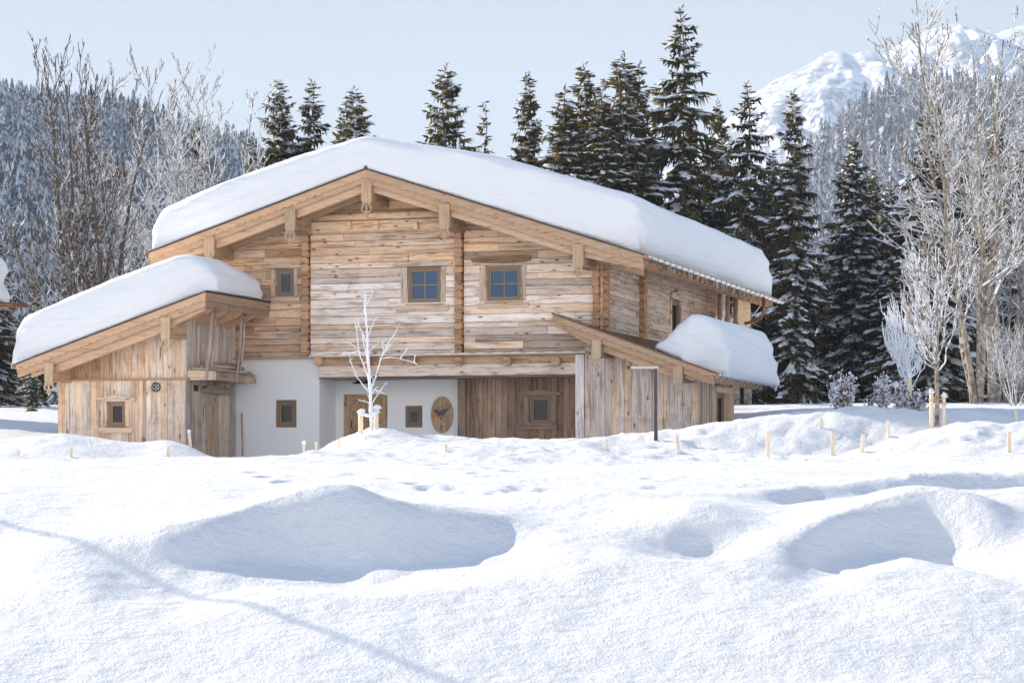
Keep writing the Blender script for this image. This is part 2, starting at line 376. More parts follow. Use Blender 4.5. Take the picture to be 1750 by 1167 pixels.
FPW=[((p-CX)/F*_yfor(q),_yfor(q)) for p,q in FP]
def H(x,y,fine=True):
    x=np.asarray(x,float); y=np.asarray(y,float); z=base_h(x,y)
    for px,Y,a,sx,wf,wb in BUMPS:
        X=(px-CX)/F*Y; dy=y-Y+.25*np.sin((x-X)*1.7); wy=np.where(dy<0,wf,wb); z=z+a*np.exp(-np.abs((x-X)/sx)**2.3*.8)*np.exp(-np.abs(dy/wy)**2.2)
    pxx=CX+F*x/np.maximum(y,13.)
    for xs_,Y_,A_,D_,wd_,w_ in LIPS:
        gx=np.arange(xs_[0]-90,xs_[-1]+91,6.); kk=np.exp(-.5*(np.arange(-9,10)/3.6)**2); kk/=kk.sum()
        sm=lambda a:np.convolve(np.pad(np.interp(gx,xs_,a),9,mode='edge'),kk,'valid')
        yr=np.interp(pxx,gx,sm(Y_))+.08*np.sin(x*2.3+.5)+.025*np.sin(x*7.3+1)+.03*fbm(x*1.6,y*.2,3); A=.82*np.interp(pxx,gx,sm(A_)); D=(.80 if wd_>.98 else .74)*np.interp(pxx,gx,sm(D_))*(1+.25*fbm(x*1.3+3,y*.9,3)); W_=np.interp(pxx,gx,sm(w_)); d=yr-y
        z=z+A*np.where(d>0,1-smooth(-.15,.95*W_,d),np.exp(-(d/1.3)**2))-D*smooth(-.02,1.0,d/W_)*(1-smooth(1.3*wd_,3.1*wd_,d))
    m=smooth(12,19,y)*(1-smooth(300,700,y))
    z=z+m*(.10*fbm(x*.35,y*.22,3)+.035*fbm(x*1.1+5,y*.7,3))
    rough=smooth(44,50,y)*(1-smooth(66,72,y))*smooth(-6.5,-3,x)+.35*smooth(46,50,y)*(1-smooth(66,72,y))
    rough=np.clip(rough,0,1)
    if fine:
        z=z+rough*(.085*fbm(x*2.3,y*1.6,4,.6)+.03*np.abs(fbm(x*7,y*5,2)))
        z=z+.010*fbm(x*5,y*4,3)*m
        # ploughed, clodded strips on the banks
        st=np.exp(-((y-33.-.2*np.sin(x*2))/.5)**2)*smooth(2.2,3.2,x)
        z=z+st*.07*fbm(x*6,y*6,3)
    for X,Y in FPW:
        d2=((x-X)/.13)**2+((y-Y)/.34)**2; z=z-.075*np.exp(-d2)+.015*np.exp(-((np.sqrt(d2)-1.6)/.5)**2)
    return z
def _h1(x,y): return float(H(np.array([x]),np.array([y]))[0])
_ys=np.concatenate([np.arange(14,70,.08),np.arange(70,140,.3)])
def hit(px,py,ymin=14.,ymax=140.):
    """where the line of sight through a photo pixel meets the snow"""
    t=(px-CX)/F; ys=_ys[(_ys>=ymin)&(_ys<=ymax)]; g=H(t*ys,ys); ray=(HY-py)/F*ys
    k=np.argmax(g>=ray)
    if not (g>=ray).any(): k=len(ys)-1
    return t*ys[k],float(ys[k]),float(g[k])
def build_ground():
    ys=[-80,-60,-45,-30,-20,-12,-6,-2,1,3,5,7]
    y=8.
    while y<135: ys.append(y); y+=(.3 if y<17 else .04 if y<29 else max(.045,.0030*y)) if y<70 else .35
    while y<9000: ys.append(y); y*=1.09
    ys=np.array(ys); S=np.hypot(ys,12.)
    t1=np.arange(0,.235,.00165); t2=[.235]; 
    d=.003
    while t2[-1]<4: t2.append(t2[-1]+d); d*=1.25
    tp=np.concatenate([t1,t2]); ts=np.concatenate([-tp[:0:-1],tp])
    X=S[:,None]*ts[None,:]; Yg=np.repeat(ys[:,None],len(ts),1); Z=H(X,Yg)
    V=np.stack([X,Yg,Z],-1).reshape(-1,3); n=len(ts); i=np.arange(len(ys)-1)[:,None]*n; j=np.arange(n-1)[None,:]
    q=np.stack([i+j,i+j+1,i+j+1+n,i+j+n],-1).reshape(-1,4)
    o=mesh_np('ground',V,q,M['snow'],None,True); tag(o,kind='structure'); return o
build_ground()
# ---------------------------------------------------------------- hills and the far mountain
def hill(name,y0,y1,yb,crest,pxr,nx,ny,mat,shape=1.0,noise=None,foot=0.,crn=.1,smooth_=True):
    xs=np.linspace(pxr[0],pxr[1],nx); cx_,cy_=zip(*crest); ridge=(HY-np.interp(xs,cx_,cy_))/F*y1
    k=np.exp(-.5*(np.arange(-4,5)/1.5)**2); k/=k.sum(); ridge=np.convolve(np.pad(ridge,4,mode='edge'),k,'valid')
    ys=np.concatenate([np.linspace(y0,y1,ny),np.linspace(y1,yb,ny//3)[1:]])
    X=((xs-CX)/F)[None,:]*y1*np.ones((len(ys),1)); Yg=np.repeat(ys[:,None],nx,1)
    f=np.where(Yg<=y1,np.clip((Yg-y0)/(y1-y0),0,1)**shape,1-.8*np.clip((Yg-y1)/(yb-y1),0,1)**1.3)
    # reach the crest at constant x, so the hill has its own depth
    Z=foot+(ridge[None,:]-foot)*f
    if noise is not None: Z=Z+noise(X,Yg)*np.minimum(1,f*3)*np.where(Yg<y1,np.clip((y1-Yg)/(y1-y0)*4,crn,1),crn)
    V=np.stack([X,Yg,Z],-1).reshape(-1,3); i=np.arange(len(ys)-1)[:,None]*nx; j=np.arange(nx-1)[None,:]
    q=np.stack([i+j,i+j+1,i+j+1+nx,i+j+nx],-1).reshape(-1,4)
    o=mesh_np(name,V,q,mat,None,smooth_); tag(o,kind='structure')
    return X,Yg,Z
def mountain_mat():
    t=NT('mountain_snow_and_rock'); p=t.n("ShaderNodeTexCoord").outputs['Object']
    ge=t.n("ShaderNodeNewGeometry"); sp=t.n("ShaderNodeSeparateXYZ"); t.l(ge.outputs['Normal'],sp.inputs[0])
    n=t.noise(t.vmul(p,(1,1,3.2)),.012,6,.7); n2=t.noise(t.vmul(p,(1,1,.6)),.05,5,.65)
    steep=t.mapr(sp.outputs[2],.93,.78)
    band=t.ramp(n,[(.47,0),(.52,1)])
    m=t.math('MULTIPLY',t.math('MULTIPLY',band,steep),t.ramp(n2,[(.40,0),(.50,1)]))
    c=t.mix(t.math('MULTIPLY',m,.85),(.80,.82,.86),(.17,.18,.21))
    return t.done(t.bsdf(c,.8,.1,t.bump(n2,.5,6.)))
mt_crest=[(1000,330),(1180,262),(1240,214),(1262,190),(1300,156),(1345,128),(1385,103),(1415,87),(1435,83),(1455,91),(1475,87),(1490,89),(1505,101),(1515,93),(1540,74),(1565,60),(1600,47),(1640,40),(1665,45),(1700,58),(1725,50),(1760,44),(1850,60),(2050,150),(2400,300)]
def mt_noise(X,Y):
    r=1-2*np.abs(fbm(X*.0032+3,Y*.0016,4,.5)); g=fbm(X*.012,Y*.003+7,4,.55)
    r2=1-2*np.abs(fbm(X*.009+11,Y*.004+3,4,.55))
    r3=1-2*np.abs(fbm(X*.028+1,Y*.011+3,3,.55))
    return 130*(r-.7)+75*(r2-.6)+12*(r3-.6)+34*g
hill('mountain',2900,4500,6500,mt_crest,(950,2450),560,340,mountain_mat(),.85,mt_noise,20.,smooth_=False)
hill_mat=simple('snowy_forest_floor',(.70,.73,.78),.9,.1,0,.05,.12)
lc=[(x,y+26) for x,y in [(-400,60),(0,150),(60,165),(110,176),(160,170),(220,180),(262,196),(330,217),(380,232),(425,250),(520,300),(700,380),(900,470)]]
LH=hill('left_hill',430,1350,2000,lc,(-600,1000),160,110,hill_mat,.9,lambda X,Y:14*fbm(X*.012,Y*.008,3),6.)
rc=[(x,y+24) for x,y in [(1150,470),(1250,380),(1330,312),(1372,258),(1420,210),(1470,172),(1520,142),(1560,134),(1620,140),(1700,150),(1800,170),(2200,250)]]
RH=hill('right_hill',760,1900,2600,rc,(1050,2300),150,110,hill_mat,.85,lambda X,Y:18*fbm(X*.010,Y*.006+4,3),6.)
def grid_sample(G,x,y):
    X,Y,Z=G; xs=X[0]; ys=Y[:,0]; j=np.clip(np.searchsorted(xs,x)-1,0,len(xs)-2); i=np.clip(np.searchsorted(ys,y)-1,0,len(ys)-2)
    fx=(x-xs[j])/(xs[j+1]-xs[j]); fy=(y-ys[i])/(ys[i+1]-ys[i])
    return (Z[i,j]*(1-fx)+Z[i,j+1]*fx)*(1-fy)+(Z[i+1,j]*(1-fx)+Z[i+1,j+1]*fx)*fy
# snow slope added behind the camera to bounce sunlight onto the facade
def bounce_slope():
    xs=np.linspace(-520,520,80); ys=np.linspace(-14,-230,50); X,Yg=np.meshgrid(xs,ys)
    t=(-14-Yg)/216; Z=-3.0+128*smooth(0,1,t)**.75+np.minimum(1,t*6)*(6*fbm(X*.02,Yg*.02,4)); V=np.stack([X,Yg,Z],-1).reshape(-1,3)
    i=np.arange(49)[:,None]*80; j=np.arange(79)[None,:]; q=np.stack([i+j+80,i+j+81,i+j+1,i+j],-1).reshape(-1,4)
    tag(mesh_np('bounce_slope',V,q,M['snow'],None,True),kind='structure')
bounce_slope()
def far_proto(seed,kind):
    """small tree of ragged tiers (conifer) or a spray of upright twigs (bare): V, tri F, tints"""
    r=random.Random(seed); V=[];Fc=[];T=[]
    dk=(.030,.040,.045); sn=(.62,.66,.72)
    if kind=='con':
        n=9
        for k in range(n):
            z=.06+.92*k/n; R=.17*(1-z)**.85+.012; m=7; a0=r.random()*6
            for q in range(m):
                a=a0+q*2*math.pi/m; rr=R*r.uniform(.65,1.25); dz=r.uniform(.04,.11)
                b=len(V); da=.42
                V+= [(0,0,z+.10),(rr*math.cos(a-da),rr*math.sin(a-da),z-dz*.5),(rr*1.15*math.cos(a),rr*1.15*math.sin(a),z-dz),(rr*math.cos(a+da),rr*math.sin(a+da),z-dz*.4)]
                w=r.random(); c=sn if w<.5 else tuple(x*r.uniform(.6,1.5) for x in dk)
                Fc+=[(b,b+1,b+2),(b,b+2,b+3)]; T+=[c,c if r.random()<.6 else dk]
    else:
        for q in range(46):
            a=r.random()*6.28; h=r.uniform(.35,1.); rr=.22*r.random()**.6*(1.25-h*.7); z0=h*r.uniform(.25,.7)
            x,y=rr*math.cos(a),rr*math.sin(a); b=len(V); wd=r.uniform(.010,.022); x0,y0=x*.35,y*.35
            V+=[(x0-wd,y0,z0),(x0+wd,y0+wd,z0),(x,y,h)]; Fc+=[(b,b+1,b+2)]
            T.append((.42,.40,.42) if r.random()<.35 else (.15*r.uniform(.8,1.4),.11,.095))
    return np.array(V),np.array(Fc),np.array(T)
CON=[far_proto(i,'con') for i in range(7)]; BAR=[far_proto(50+i,'bare') for i in range(5)]
def far_forest(name,G,pts,hr,pbare,seed,label):
    rg=np.random.default_rng(seed); Vs=[];Fs=[];Ts=[];o=0
    for (x,y) in pts:
        z=grid_sample(G,x,y); bare=rg.random()<pbare(x,y); V,Fc,T=(BAR if bare else CON)[rg.integers(0,5)]
        h=rg.uniform(*hr)*(.8 if bare else 1); a=rg.random()*6.28; ca,sa=math.cos(a),math.sin(a); wd=h*rg.uniform(.85,1.3)
        W=np.empty_like(V,dtype=float); W[:,0]=(V[:,0]*ca-V[:,1]*sa)*wd+x; W[:,1]=(V[:,0]*sa+V[:,1]*ca)*wd+y; W[:,2]=V[:,2]*h+z-.3
        Vs.append(W);Fs.append(Fc+o);Ts.append(T*rg.uniform(.8,1.25));o+=len(V)
    ob=mesh_np(name,np.vstack(Vs),np.vstack(Fs),M['far'],None,False,np.clip(np.vstack(Ts),0,.85),fsize=3)
    tag(ob,label,'forest',kind='stuff')
def scatter(pxa,pxb,ya,yb,n,seed,keep):
    rg=np.random.default_rng(seed); out=[]
    while len(out)<n:
        y=ya+(yb-ya)*rg.random()**.9; x=(rg.uniform(pxa,pxb)-CX)/F*y
        if keep(x,y,rg): out.append((x,y))
    return out
far_forest('hillside_forest',LH,scatter(-430,520,440,1420,5000,3,lambda x,y,r:True),(10,19),lambda x,y:.25,4,'snow dusted conifer forest covering the hillside at left')
far_forest('mountain_forest',RH,scatter(1230,1850,780,1960,3300,5,lambda x,y,r:not(1480<CX+F*x/1900<1600 and y<1150 and r.random()<.6)),(13,25),lambda x,y:.62,6,'mixed bare and conifer forest on the hill below the peak')
# ---------------------------------------------------------------- building helpers
def clip_poly(poly,planes):
    for (na,nb,c) in planes:
        out=[]; n=len(poly)
        for i in range(n):
            p,q=poly[i],poly[(i+1)%n]; dp=na*p[0]+nb*p[1]-c; dq=na*q[0]+nb*q[1]-c
            if dp<=0: out.append(p)
            if (dp<0<dq) or (dq<0<dp):
                t=dp/(dp-dq); out.append((p[0]+(q[0]-p[0])*t,p[1]+(q[1]-p[1])*t))
        poly=out
        if len(poly)<3: return []
    return poly
def sub_rect(r,h):
    a0,a1,b0,b1=r; c0,c1,d0,d1=h
    if c1<=a0 or c0>=a1 or d1<=b0 or d0>=b1: return [r]
    o=[]
    if c0>a0: o.append((a0,c0,b0,b1))
    if c1<a1: o.append((c1,a1,b0,b1))
    m0,m1=max(a0,c0),min(a1,c1)
    if d0>b0: o.append((m0,m1,b0,d0))
    if d1<b1: o.append((m0,m1,d1,b1))
    return o
def boards(mb,reg,horiz,wr,tintf,holes=(),clip=(),fr='x',d=0.,sgn=-1,proud=.02,th=.05,gap=.006,lens=(2.2,5.5),splits=()):
    a0,a1,b0,b1=reg; lo,hi=(b0,b1) if horiz else (a0,a1); p=lo
    while p<hi-1e-4:
        wdt=random.uniform(*wr); q=min(p+wdt,hi)
        if hi-q<wr[0]*.6: q=hi
        s0,s1=(a0,a1) if horiz else (b0,b1); cuts=[s0]+[x for x in splits]+[s1]; x=s0+random.uniform(.5,1)*lens[0]
        while x<s1-.7: cuts.append(x); x+=random.uniform(*lens)
        cuts=sorted(set(cuts)); pr=random.uniform(0,proud)
        for c0,c1 in zip(cuts[:-1],cuts[1:]):
            if c1-c0<.02: continue
            r=(c0+gap*.3,c1-gap*.3,p+gap/2,q-gap/2) if horiz else (p+gap/2,q-gap/2,c0+gap*.3,c1-gap*.3)
            rs=[r]
            for h in holes: rs=[y for x_ in rs for y in sub_rect(x_,h)]
            ti=tintf((r[0]+r[1])/2,(r[2]+r[3])/2); sd_=random.random()*100; pj=pr+random.uniform(0,.006)
            for (x0,x1,z0,z1) in rs:
                if x1-x0<.012 or z1-z0<.012: continue
                pl=clip_poly([(x0,z0),(x1,z0),(x1,z1),(x0,z1)],clip)
                if pl: mb.prism(pl,d+sgn*(.02+pj),d-sgn*(th-.02),fr,ti,0 if horiz else 1,sd_)
        p=q
def vary(c,a=.16,warm=.05):
    k=random.uniform(1-a,1+a); w_=random.uniform(-warm,warm); return (min(.92,c[0]*k*(1+w_)),min(.9,c[1]*k),min(.9,c[2]*k*(1-w_)))
def lerp3(a,b,t): t=max(0,min(1,t)); return tuple(x+(y-x)*t for x,y in zip(a,b))
OLDL=(.78,.675,.585); OLDW=(.68,.475,.30); OLDG=(.54,.42,.33); OLDB=(.40,.255,.155); OLDK=(.19,.125,.08)
NEW=(.475,.315,.20); NEWD=(.385,.255,.16); POST=(.42,.29,.185)
def t_facade(u,z):
    c=lerp3(OLDL,OLDW,smooth(5.6,6.6,z)); c=lerp3(c,lerp3(OLDW,OLDB,.25),float(1-smooth(-2.6,-1.6,u))*.85)  # upper left warmed: light bounced off snow, put into the board colour
    if z<4.7 and u<-2: c=lerp3(c,OLDB,.65)
    elif z<4.6: c=lerp3(c,OLDG,.45)
    if z>7.0: c=lerp3(c,OLDB,.35)
    r=random.random()
    if r<.10: c=lerp3(c,OLDK,.6)
    elif r<.28: c=lerp3(c,OLDG,.7)
    elif r<.38: c=lerp3(c,OLDW,.5)
    return vary(c,.12)
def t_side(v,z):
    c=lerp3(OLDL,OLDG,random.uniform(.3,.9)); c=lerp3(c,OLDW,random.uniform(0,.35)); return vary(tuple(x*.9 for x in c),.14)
def t_shed(u,z):
    c=lerp3((.74,.63,.52),OLDG,random.random()**1.8*.9); c=lerp3(c,OLDW,random.random()**1.6*.8)
    if random.random()<.08: c=lerp3(c,OLDB,.7)
    return vary(c,.10)
def t_shed_up(u,z):
    if u<-6.3: return vary(lerp3(OLDB,OLDW,random.random()*.6),.15)
    return t_shed(u,z)
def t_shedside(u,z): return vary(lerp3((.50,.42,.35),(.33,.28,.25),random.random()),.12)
def t_lean(u,z):
    c=lerp3((.66,.58,.52),(.50,.45,.43),random.random()); c=lerp3(c,OLDW,random.random()**2*.6); return vary(c,.12)
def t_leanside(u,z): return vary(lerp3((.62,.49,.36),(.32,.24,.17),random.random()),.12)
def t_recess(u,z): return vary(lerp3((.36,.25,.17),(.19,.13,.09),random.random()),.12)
def octo(mb,a,b,w_,h_,d0,d1,fr,tint,c=.3):
    x,y=w_/2,h_/2; k=min(x,y)*c
    mb.prism([(a-x+k,b-y),(a+x-k,b-y),(a+x,b-y+k),(a+x,b+y-k),(a+x-k,b+y),(a-x+k,b+y),(a-x,b+y-k),(a-x,b-y+k)],d0,d1,fr,tint,0)
def window(parent,fr,d,sgn,rect,mull=(2,2),lint=None,sill=None,cas=(0,0),lstyle='carved',tint=(.20,.145,.10),cast=OLDG,dep=.10,gm='glass',blind=False,casd=.05):
    """rect = opening. frame mesh is the part; pane, lintel, sill, casings are its sub-parts"""
    a0,a1,b0,b1=rect; D=lambda x:d+sgn*x
    mb=MB(); fw=.075; fd0,fd1=D(-dep),D(-dep+.05)
    for (x0,x1,z0,z1,ax) in ((a0,a0+fw,b0,b1,1),(a1-fw,a1,b0,b1,1),(a0+fw,a1-fw,b0,b0+fw,0),(a0+fw,a1-fw,b1-fw,b1,0)):
        mb.prism([(x0,z0),(x1,z0),(x1,z1),(x0,z1)],fd0,fd1,fr,tint,ax)
    # sash, slightly behind
    g=.045; c0,c1,e0,e1=a0+fw,a1-fw,b0+fw,b1-fw; s0,s1=D(-dep-.03),D(-dep+.02)
    t2=tuple(x*1.15 for x in tint)
    for (x0,x1,z0,z1,ax) in ((c0,c0+g,e0,e1,1),(c1-g,c1,e0,e1,1),(c0+g,c1-g,e0,e0+g,0),(c0+g,c1-g,e1-g,e1,0)):
        mb.prism([(x0,z0),(x1,z0),(x1,z1),(x0,z1)],s0,s1,fr,t2,ax)
    # reveal lining
    for (x0,x1,z0,z1,ax) in ((a0-.03,a0-.002,b0,b1,1),(a1+.002,a1+.03,b0,b1,1),(a0-.03,a1+.03,b0-.03,b0-.002,0),(a0-.03,a1+.03,b1+.002,b1+.03,0)):
        mb.prism([(x0,z0),(x1,z0),(x1,z1),(x0,z1)],D(-dep-.02),D(.015),fr,tuple(x*.9 for x in tint),ax)
    fo=mb.build('window',M['frame'],parent)
    if mull!=(1,1):
        mm=MB(); b=.018
        for i in range(1,mull[0]):
            x=c0+(c1-c0)*i/mull[0]; mm.prism([(x-b,e0+g),(x+b,e0+g),(x+b,e1-g),(x-b,e1-g)],D(-dep-.015),D(-dep+.012),fr,t2,1)
        for i in range(1,mull[1]):
            z=e0+(e1-e0)*i/mull[1]; mm.prism([(c0+g,z-b),(c1-g,z-b),(c1-g,z+b),(c0+g,z+b)],D(-dep-.014),D(-dep+.010),fr,t2,0)
        mm.build('glazing_bars',M['frame'],fo)
    gl=MB(); gl.prism([(c0,e0),(c1,e0),(c1,e1),(c0,e1)],D(-dep-.022),D(-dep-.012),fr,(1,1,1)); gl.build('pane',M[gm],fo)
    if cas[0]:
        for x0,x1 in ((a0-cas[0],a0-.012),(a1+.012,a1+cas[1])):
            m=MB(); n=8; L=[];R=[]
            for k in range(n+1):
                z=b0-.0+(b1-b0)*k/n; L.append((x0+random.uniform(-.008,.008),z)); R.append((x1,z))
            m.prism(L[::-1]+R,D(0),D(casd),fr,vary(cast,.08),1); m.build('casing',M['old'],fo)
    if lint:
        x0,x1,z0,z1=lint; m=MB(); n=26; top=[];bot=[]
        for k in range(n+1):
            t=k/n; x=x0+(x1-x0)*t; e=min(t,1-t)
            if lstyle=='carved':
                zt=z0+(z1-z0)*(.62+.38*math.exp(-((t-.5)/.17)**2)+.05*math.sin(t*31)); zt-= (z1-z0)*.15*math.exp(-(e/.05)**2)
                zb=z0+(z1-z0)*.10*math.sin(t*9)*0+ (z1-z0)*.12*math.exp(-(e/.04)**2)
            else:
                zt=z1-(z1-z0)*(.12*math.sin(t*5)+.25*math.exp(-(e/.05)**2)+.06*math.sin(t*23)); zb=z0+(z1-z0)*(.10*math.sin(t*7+1)+.2*math.exp(-(e/.06)**2))
            top.append((x,zt)); bot.append((x,zb))
        c=OLDK if lstyle=='log' else cast
        m.prism(bot+top[::-1],D(-.0),D(.11),fr,vary(c,.05),0); m.build('lintel',M['old'],fo)
    if sill:
        x0,x1,z0,z1=sill; m=MB(); k=(z1-z0)*.35
        m.prism([(x0+.03,z0),(x1-.03,z0),(x1,z0+k),(x1,z1),(x0,z1),(x0,z0+k)],D(-.0),D(.10),fr,vary(cast,.06),0)
        m.prism([(a0-.05,z1+.002),(a1+.05,z1+.002),(a1+.05,z1+.035),(a0-.05,z1+.035)],D(-.0),D(.075),fr,NEWD,0)
        m.build('sill',M['old'],fo)
    return fo
def arc_ring(mb,cx,cz,rx,rz,th,a0,a1,d0,d1,tint,n=12):
    o=[];i_=[]
    for k in range(n+1):
        a=a0+(a1-a0)*k/n; o.append((cx+rx*math.cos(a),cz+rz*math.sin(a))); i_.append((cx+(rx-th)*math.cos(a),cz+(rz-th)*math.sin(a)))
    for k in range(n): mb.prism([o[k],o[k+1],i_[k+1],i_[k]],d0,d1,'x',tint,1)
def pendant(parent,u,z0,z1,zo,v=-1.42,w_=.30,tint=POST):
    """hanging board in front of a purlin end, with a fretwork tip reaching down to zo"""
    m=MB(); x=w_/2; sc=(z0-zo)/.52
    m.prism([(u-x,z0+.06),(u-x+.06,z0),(u+x-.06,z0),(u+x,z0+.06),(u+x,z1),(u-x,z1)],v-.035,v+.035,'x',vary(tint,.05),1)
    po=m.build('pendant_board',M['new'],parent)
    k=MB(); t=vary(tint,.04); p=math.pi; Z=lambda q:z0-q*sc; d0,d1=v-.022,v+.022
    arc_ring(k,u-.062,Z(.155),.095,.125*sc,.036,p*.42,p*1.72,d0,d1,t); arc_ring(k,u+.062,Z(.155),.095,.125*sc,.036,p*.58,-p*.72,d0-.003,d1-.003,t)
    k.prism([(u-.018,Z(-.01)),(u-.018,Z(.30)),(u+.018,Z(.30)),(u+.018,Z(-.01))],d0-.006,d1-.006,'x',t,1)
    k.prism([(u-.13,Z(0)),(u-.10,Z(.06)),(u-.06,Z(.02)),(u-.05,Z(-.03)),(u-.12,Z(-.04))],d0,d1,'x',t,1); k.prism([(u+.13,Z(0)),(u+.10,Z(.06)),(u+.06,Z(.02)),(u+.05,Z(-.03)),(u+.12,Z(-.04))],d0,d1,'x',t,1)
    arc_ring(k,u,Z(.325),.062,.062*sc,.030,0,2*p,d0,d1,t,14)
    k.prism([(u-.035,Z(.375)),(u-.06,Z(.40)),(u-.02,Z(.43)),(u,Z(.52)),(u+.02,Z(.43)),(u+.06,Z(.40)),(u+.035,Z(.375))],d0-.003,d1-.003,'x',t,1)
    k.build('fretwork_tip',M['new'],po)
    return po
def rake_boards(parent,u0,u1,zf,v,hs=.27,hp=.40,tint=NEW,per=.235,flip=1):
    """scalloped facing board over a plain one along a sloping gable edge"""
    n=int((u1-u0)/.03); top=[];bot=[]
    for k in range(n+1):
        u=u0+(u1-u0)*k/n; ph=((u-u0)/per)%1; top.append((u,zf(u)-.035)); bot.append((u,zf(u)-hs+.042*(abs(math.sin(math.pi*ph))**.8)-.015*math.sin(2*math.pi*ph)*flip))
    m=MB(); m.prism(bot+top[::-1],v-.045,v,'x',vary(tint,.04),0); a=m.build('scalloped_barge_board',M['new'],parent)
    m=MB(); m.prism([(u0,zf(u0)-hp),(u1,zf(u1)-hp),(u1,zf(u1)-.04),(u0,zf(u0)-.04)],v+.003,v+.04,'x',vary(tuple(x*.93 for x in tint),.04),0); m.build('barge_board',M['new'],parent)
def tail_profile(L,h):
    """side view of a carved rafter end, length L outward"""
    return [(0,0),(L,0),(L,-h*.45),(L-.07,-h*.5),(L-.12,-h*.72),(L-.22,-h*.8),(L-.28,-h),(0,-h)]
def gutter(name,u,zt,v0,v1,r=.085,strap=.62,parent=None):
    m=MB(); n=10; nv=int((v1-v0)/.5)+1; o=0
    for j in range(nv+1):
        v=v0+(v1-v0)*j/nv; z=zt-.0
        for k in range(n+1):
            a=math.pi+math.pi*k/n; m.v.append((u+r*math.cos(a),v,z+r*math.sin(a)))
        for k in range(n+1):
            a=math.pi+math.pi*(n-k)/n; m.v.append((u+(r-.008)*math.cos(a),v,z+(r-.008)*math.sin(a)))
    w_=2*(n+1)
    for j in range(nv):
        for k in range(w_):
            k2=(k+1)%w_; m.face([j*w_+k,j*w_+k2,(j+1)*w_+k2,(j+1)*w_+k],(1,1,1),[(0,0,0)]*4,k not in(n,w_-1))
    m.face(list(range(n+1)),(1,1,1),[(0,0,0)]*(n+1))
    go=m.build(name,M['zinc'],parent)
    v=v0+.25; first=None
    while v<v1:
        if first:
            c_=first.copy(); COL.objects.link(c_); c_.parent=go; c_.location=(0,v-v0-.25,0); v+=strap; continue
        mb=MB(); mb.tube([(u+(r+.006)*math.cos(math.pi+math.pi*k/8),v,zt+(r+.006)*math.sin(math.pi+math.pi*k/8)) for k in range(9)],.009,5); mb.tube([(u+r,v,zt),(u-r-.1,v,zt+.05)],.009,5); v+=strap; first=mb.build('gutter_strap',M['copper'],go)
    c=MB(); c.tube([(u,v0-.012,zt-.03),(u,v0+.03,zt-.03)],r*.8,10); c.build('gutter_end',M['copper'],go)
    return go
def snow_slab(name,label,us,v0,v1,zb,T,RL,RR,under=(.22,.22),front=.0,seed=1,lump=.022,group=None,vb=None,nr=34,vtaper=None):
    """one slab of roof snow lying on the roof line zb(u), thickness T(u), rounded ends and edges"""
    u0,u1=us[0],us[-1]; V=[]; nu=len(us)
    PR=2.6; nface=9; ntop=16
    for u in us:
        dl,dr=u-u0,u1-u; e=1.;
        if dl<RL: e=min(e,math.sqrt(max(0,1-(1-dl/RL)**2)))
        if dr<RR: e=min(e,math.sqrt(max(0,1-(1-dr/RR)**2)))
        Th=max(.015,T(u)*(e**.9)); z=zb(u); r=min(.30,Th*.42); dm=min(dl,dr); inset=0 if dm>PR else PR*(1-math.sqrt(max(0,1-(1-dm/PR)**2)))*.20
        f0=v0+inset; f1=v1-inset; pts=[]
        for k in range(nface): q=k/nface; pts.append((f0+.05*(1-q)*0-.03*math.sin(q*3.1),(Th-r)*q,q*(Th-r)/Th))
        for k in range(9): a=math.pi/2*k/8; pts.append((f0+r-r*math.cos(a),Th-r+r*math.sin(a),1))
        for k in range(1,ntop): q=k/ntop; pts.append((f0+r+(f1-f0-2*r)*q,Th,1))
        for k in range(9): a=math.pi/2*k/8; pts.append((f1-r+r*math.sin(a),Th-r+r*math.cos(a),1))
        for k in range(nface): q=1-(k+1)/nface; pts.append((f1,(Th-r)*q,q))
        for (v,h,_) in pts:
            hf=h/max(Th,.01); uu=u
            if dl<RL*1.4: uu+=under[0]*(1-dl/(RL*1.4))*(1-hf)**1.3
            if dr<RR*1.4: uu-=under[1]*(1-dr/(RR*1.4))*(1-hf)**1.3
            tap=1. if vtaper is None else vtaper(u,v)
            lay=.02*math.sin(h*17+.6*math.sin(u*1.3))+.012*math.sin(h*41+u*.5)
            n1=float(fbm(np.array([u*1.1+seed*13]),np.array([h*2.2+v*.8]),3)[0])
            hh=h*tap
            endw=(max(0,1-dl/.6) if dl<.6 else 0)+(max(0,1-dr/.6) if dr<.6 else 0)
            uu+=endw*( .05*math.sin(h*13+v*1.1)+.06*n1)*(1 if dr<.6 else -1)
            ff=1 if (v<f0+.4) else 0
            V.append((uu,v-(n1*lump*2.2+lay*.6)*ff*min(1,Th*2),z-.0+hh+ (n1*lump*1.4 if h>Th*.8 else 0)*min(1,Th)))
    n=len(pts); W=[huv(*p) for p in V]; q=[]
    for i in range(nu-1):
        for k in range(n-1): q.append((i*n+k,(i+1)*n+k,(i+1)*n+k+1,i*n+k+1))
        q.append((i*n+n-1,(i+1)*n+n-1,(i+1)*n,i*n))
    me=bpy.data.meshes.new(name); cap=[list(range(n))[::-1],[ (nu-1)*n+k for k in range(n)]]
    me.from_pydata(W,[],q+cap); me.polygons.foreach_set("use_smooth",np.ones(len(me.polygons),bool)); me.materials.append(M['roofsnow'])
    import bmesh
    b=bmesh.new(); b.from_mesh(me); bmesh.ops.recalc_face_normals(b,faces=b.faces); b.to_mesh(me); b.free()
    o=bpy.data.objects.new(name,me); COL.objects.link(o); tag(o,label,'roof snow',group)
    return o
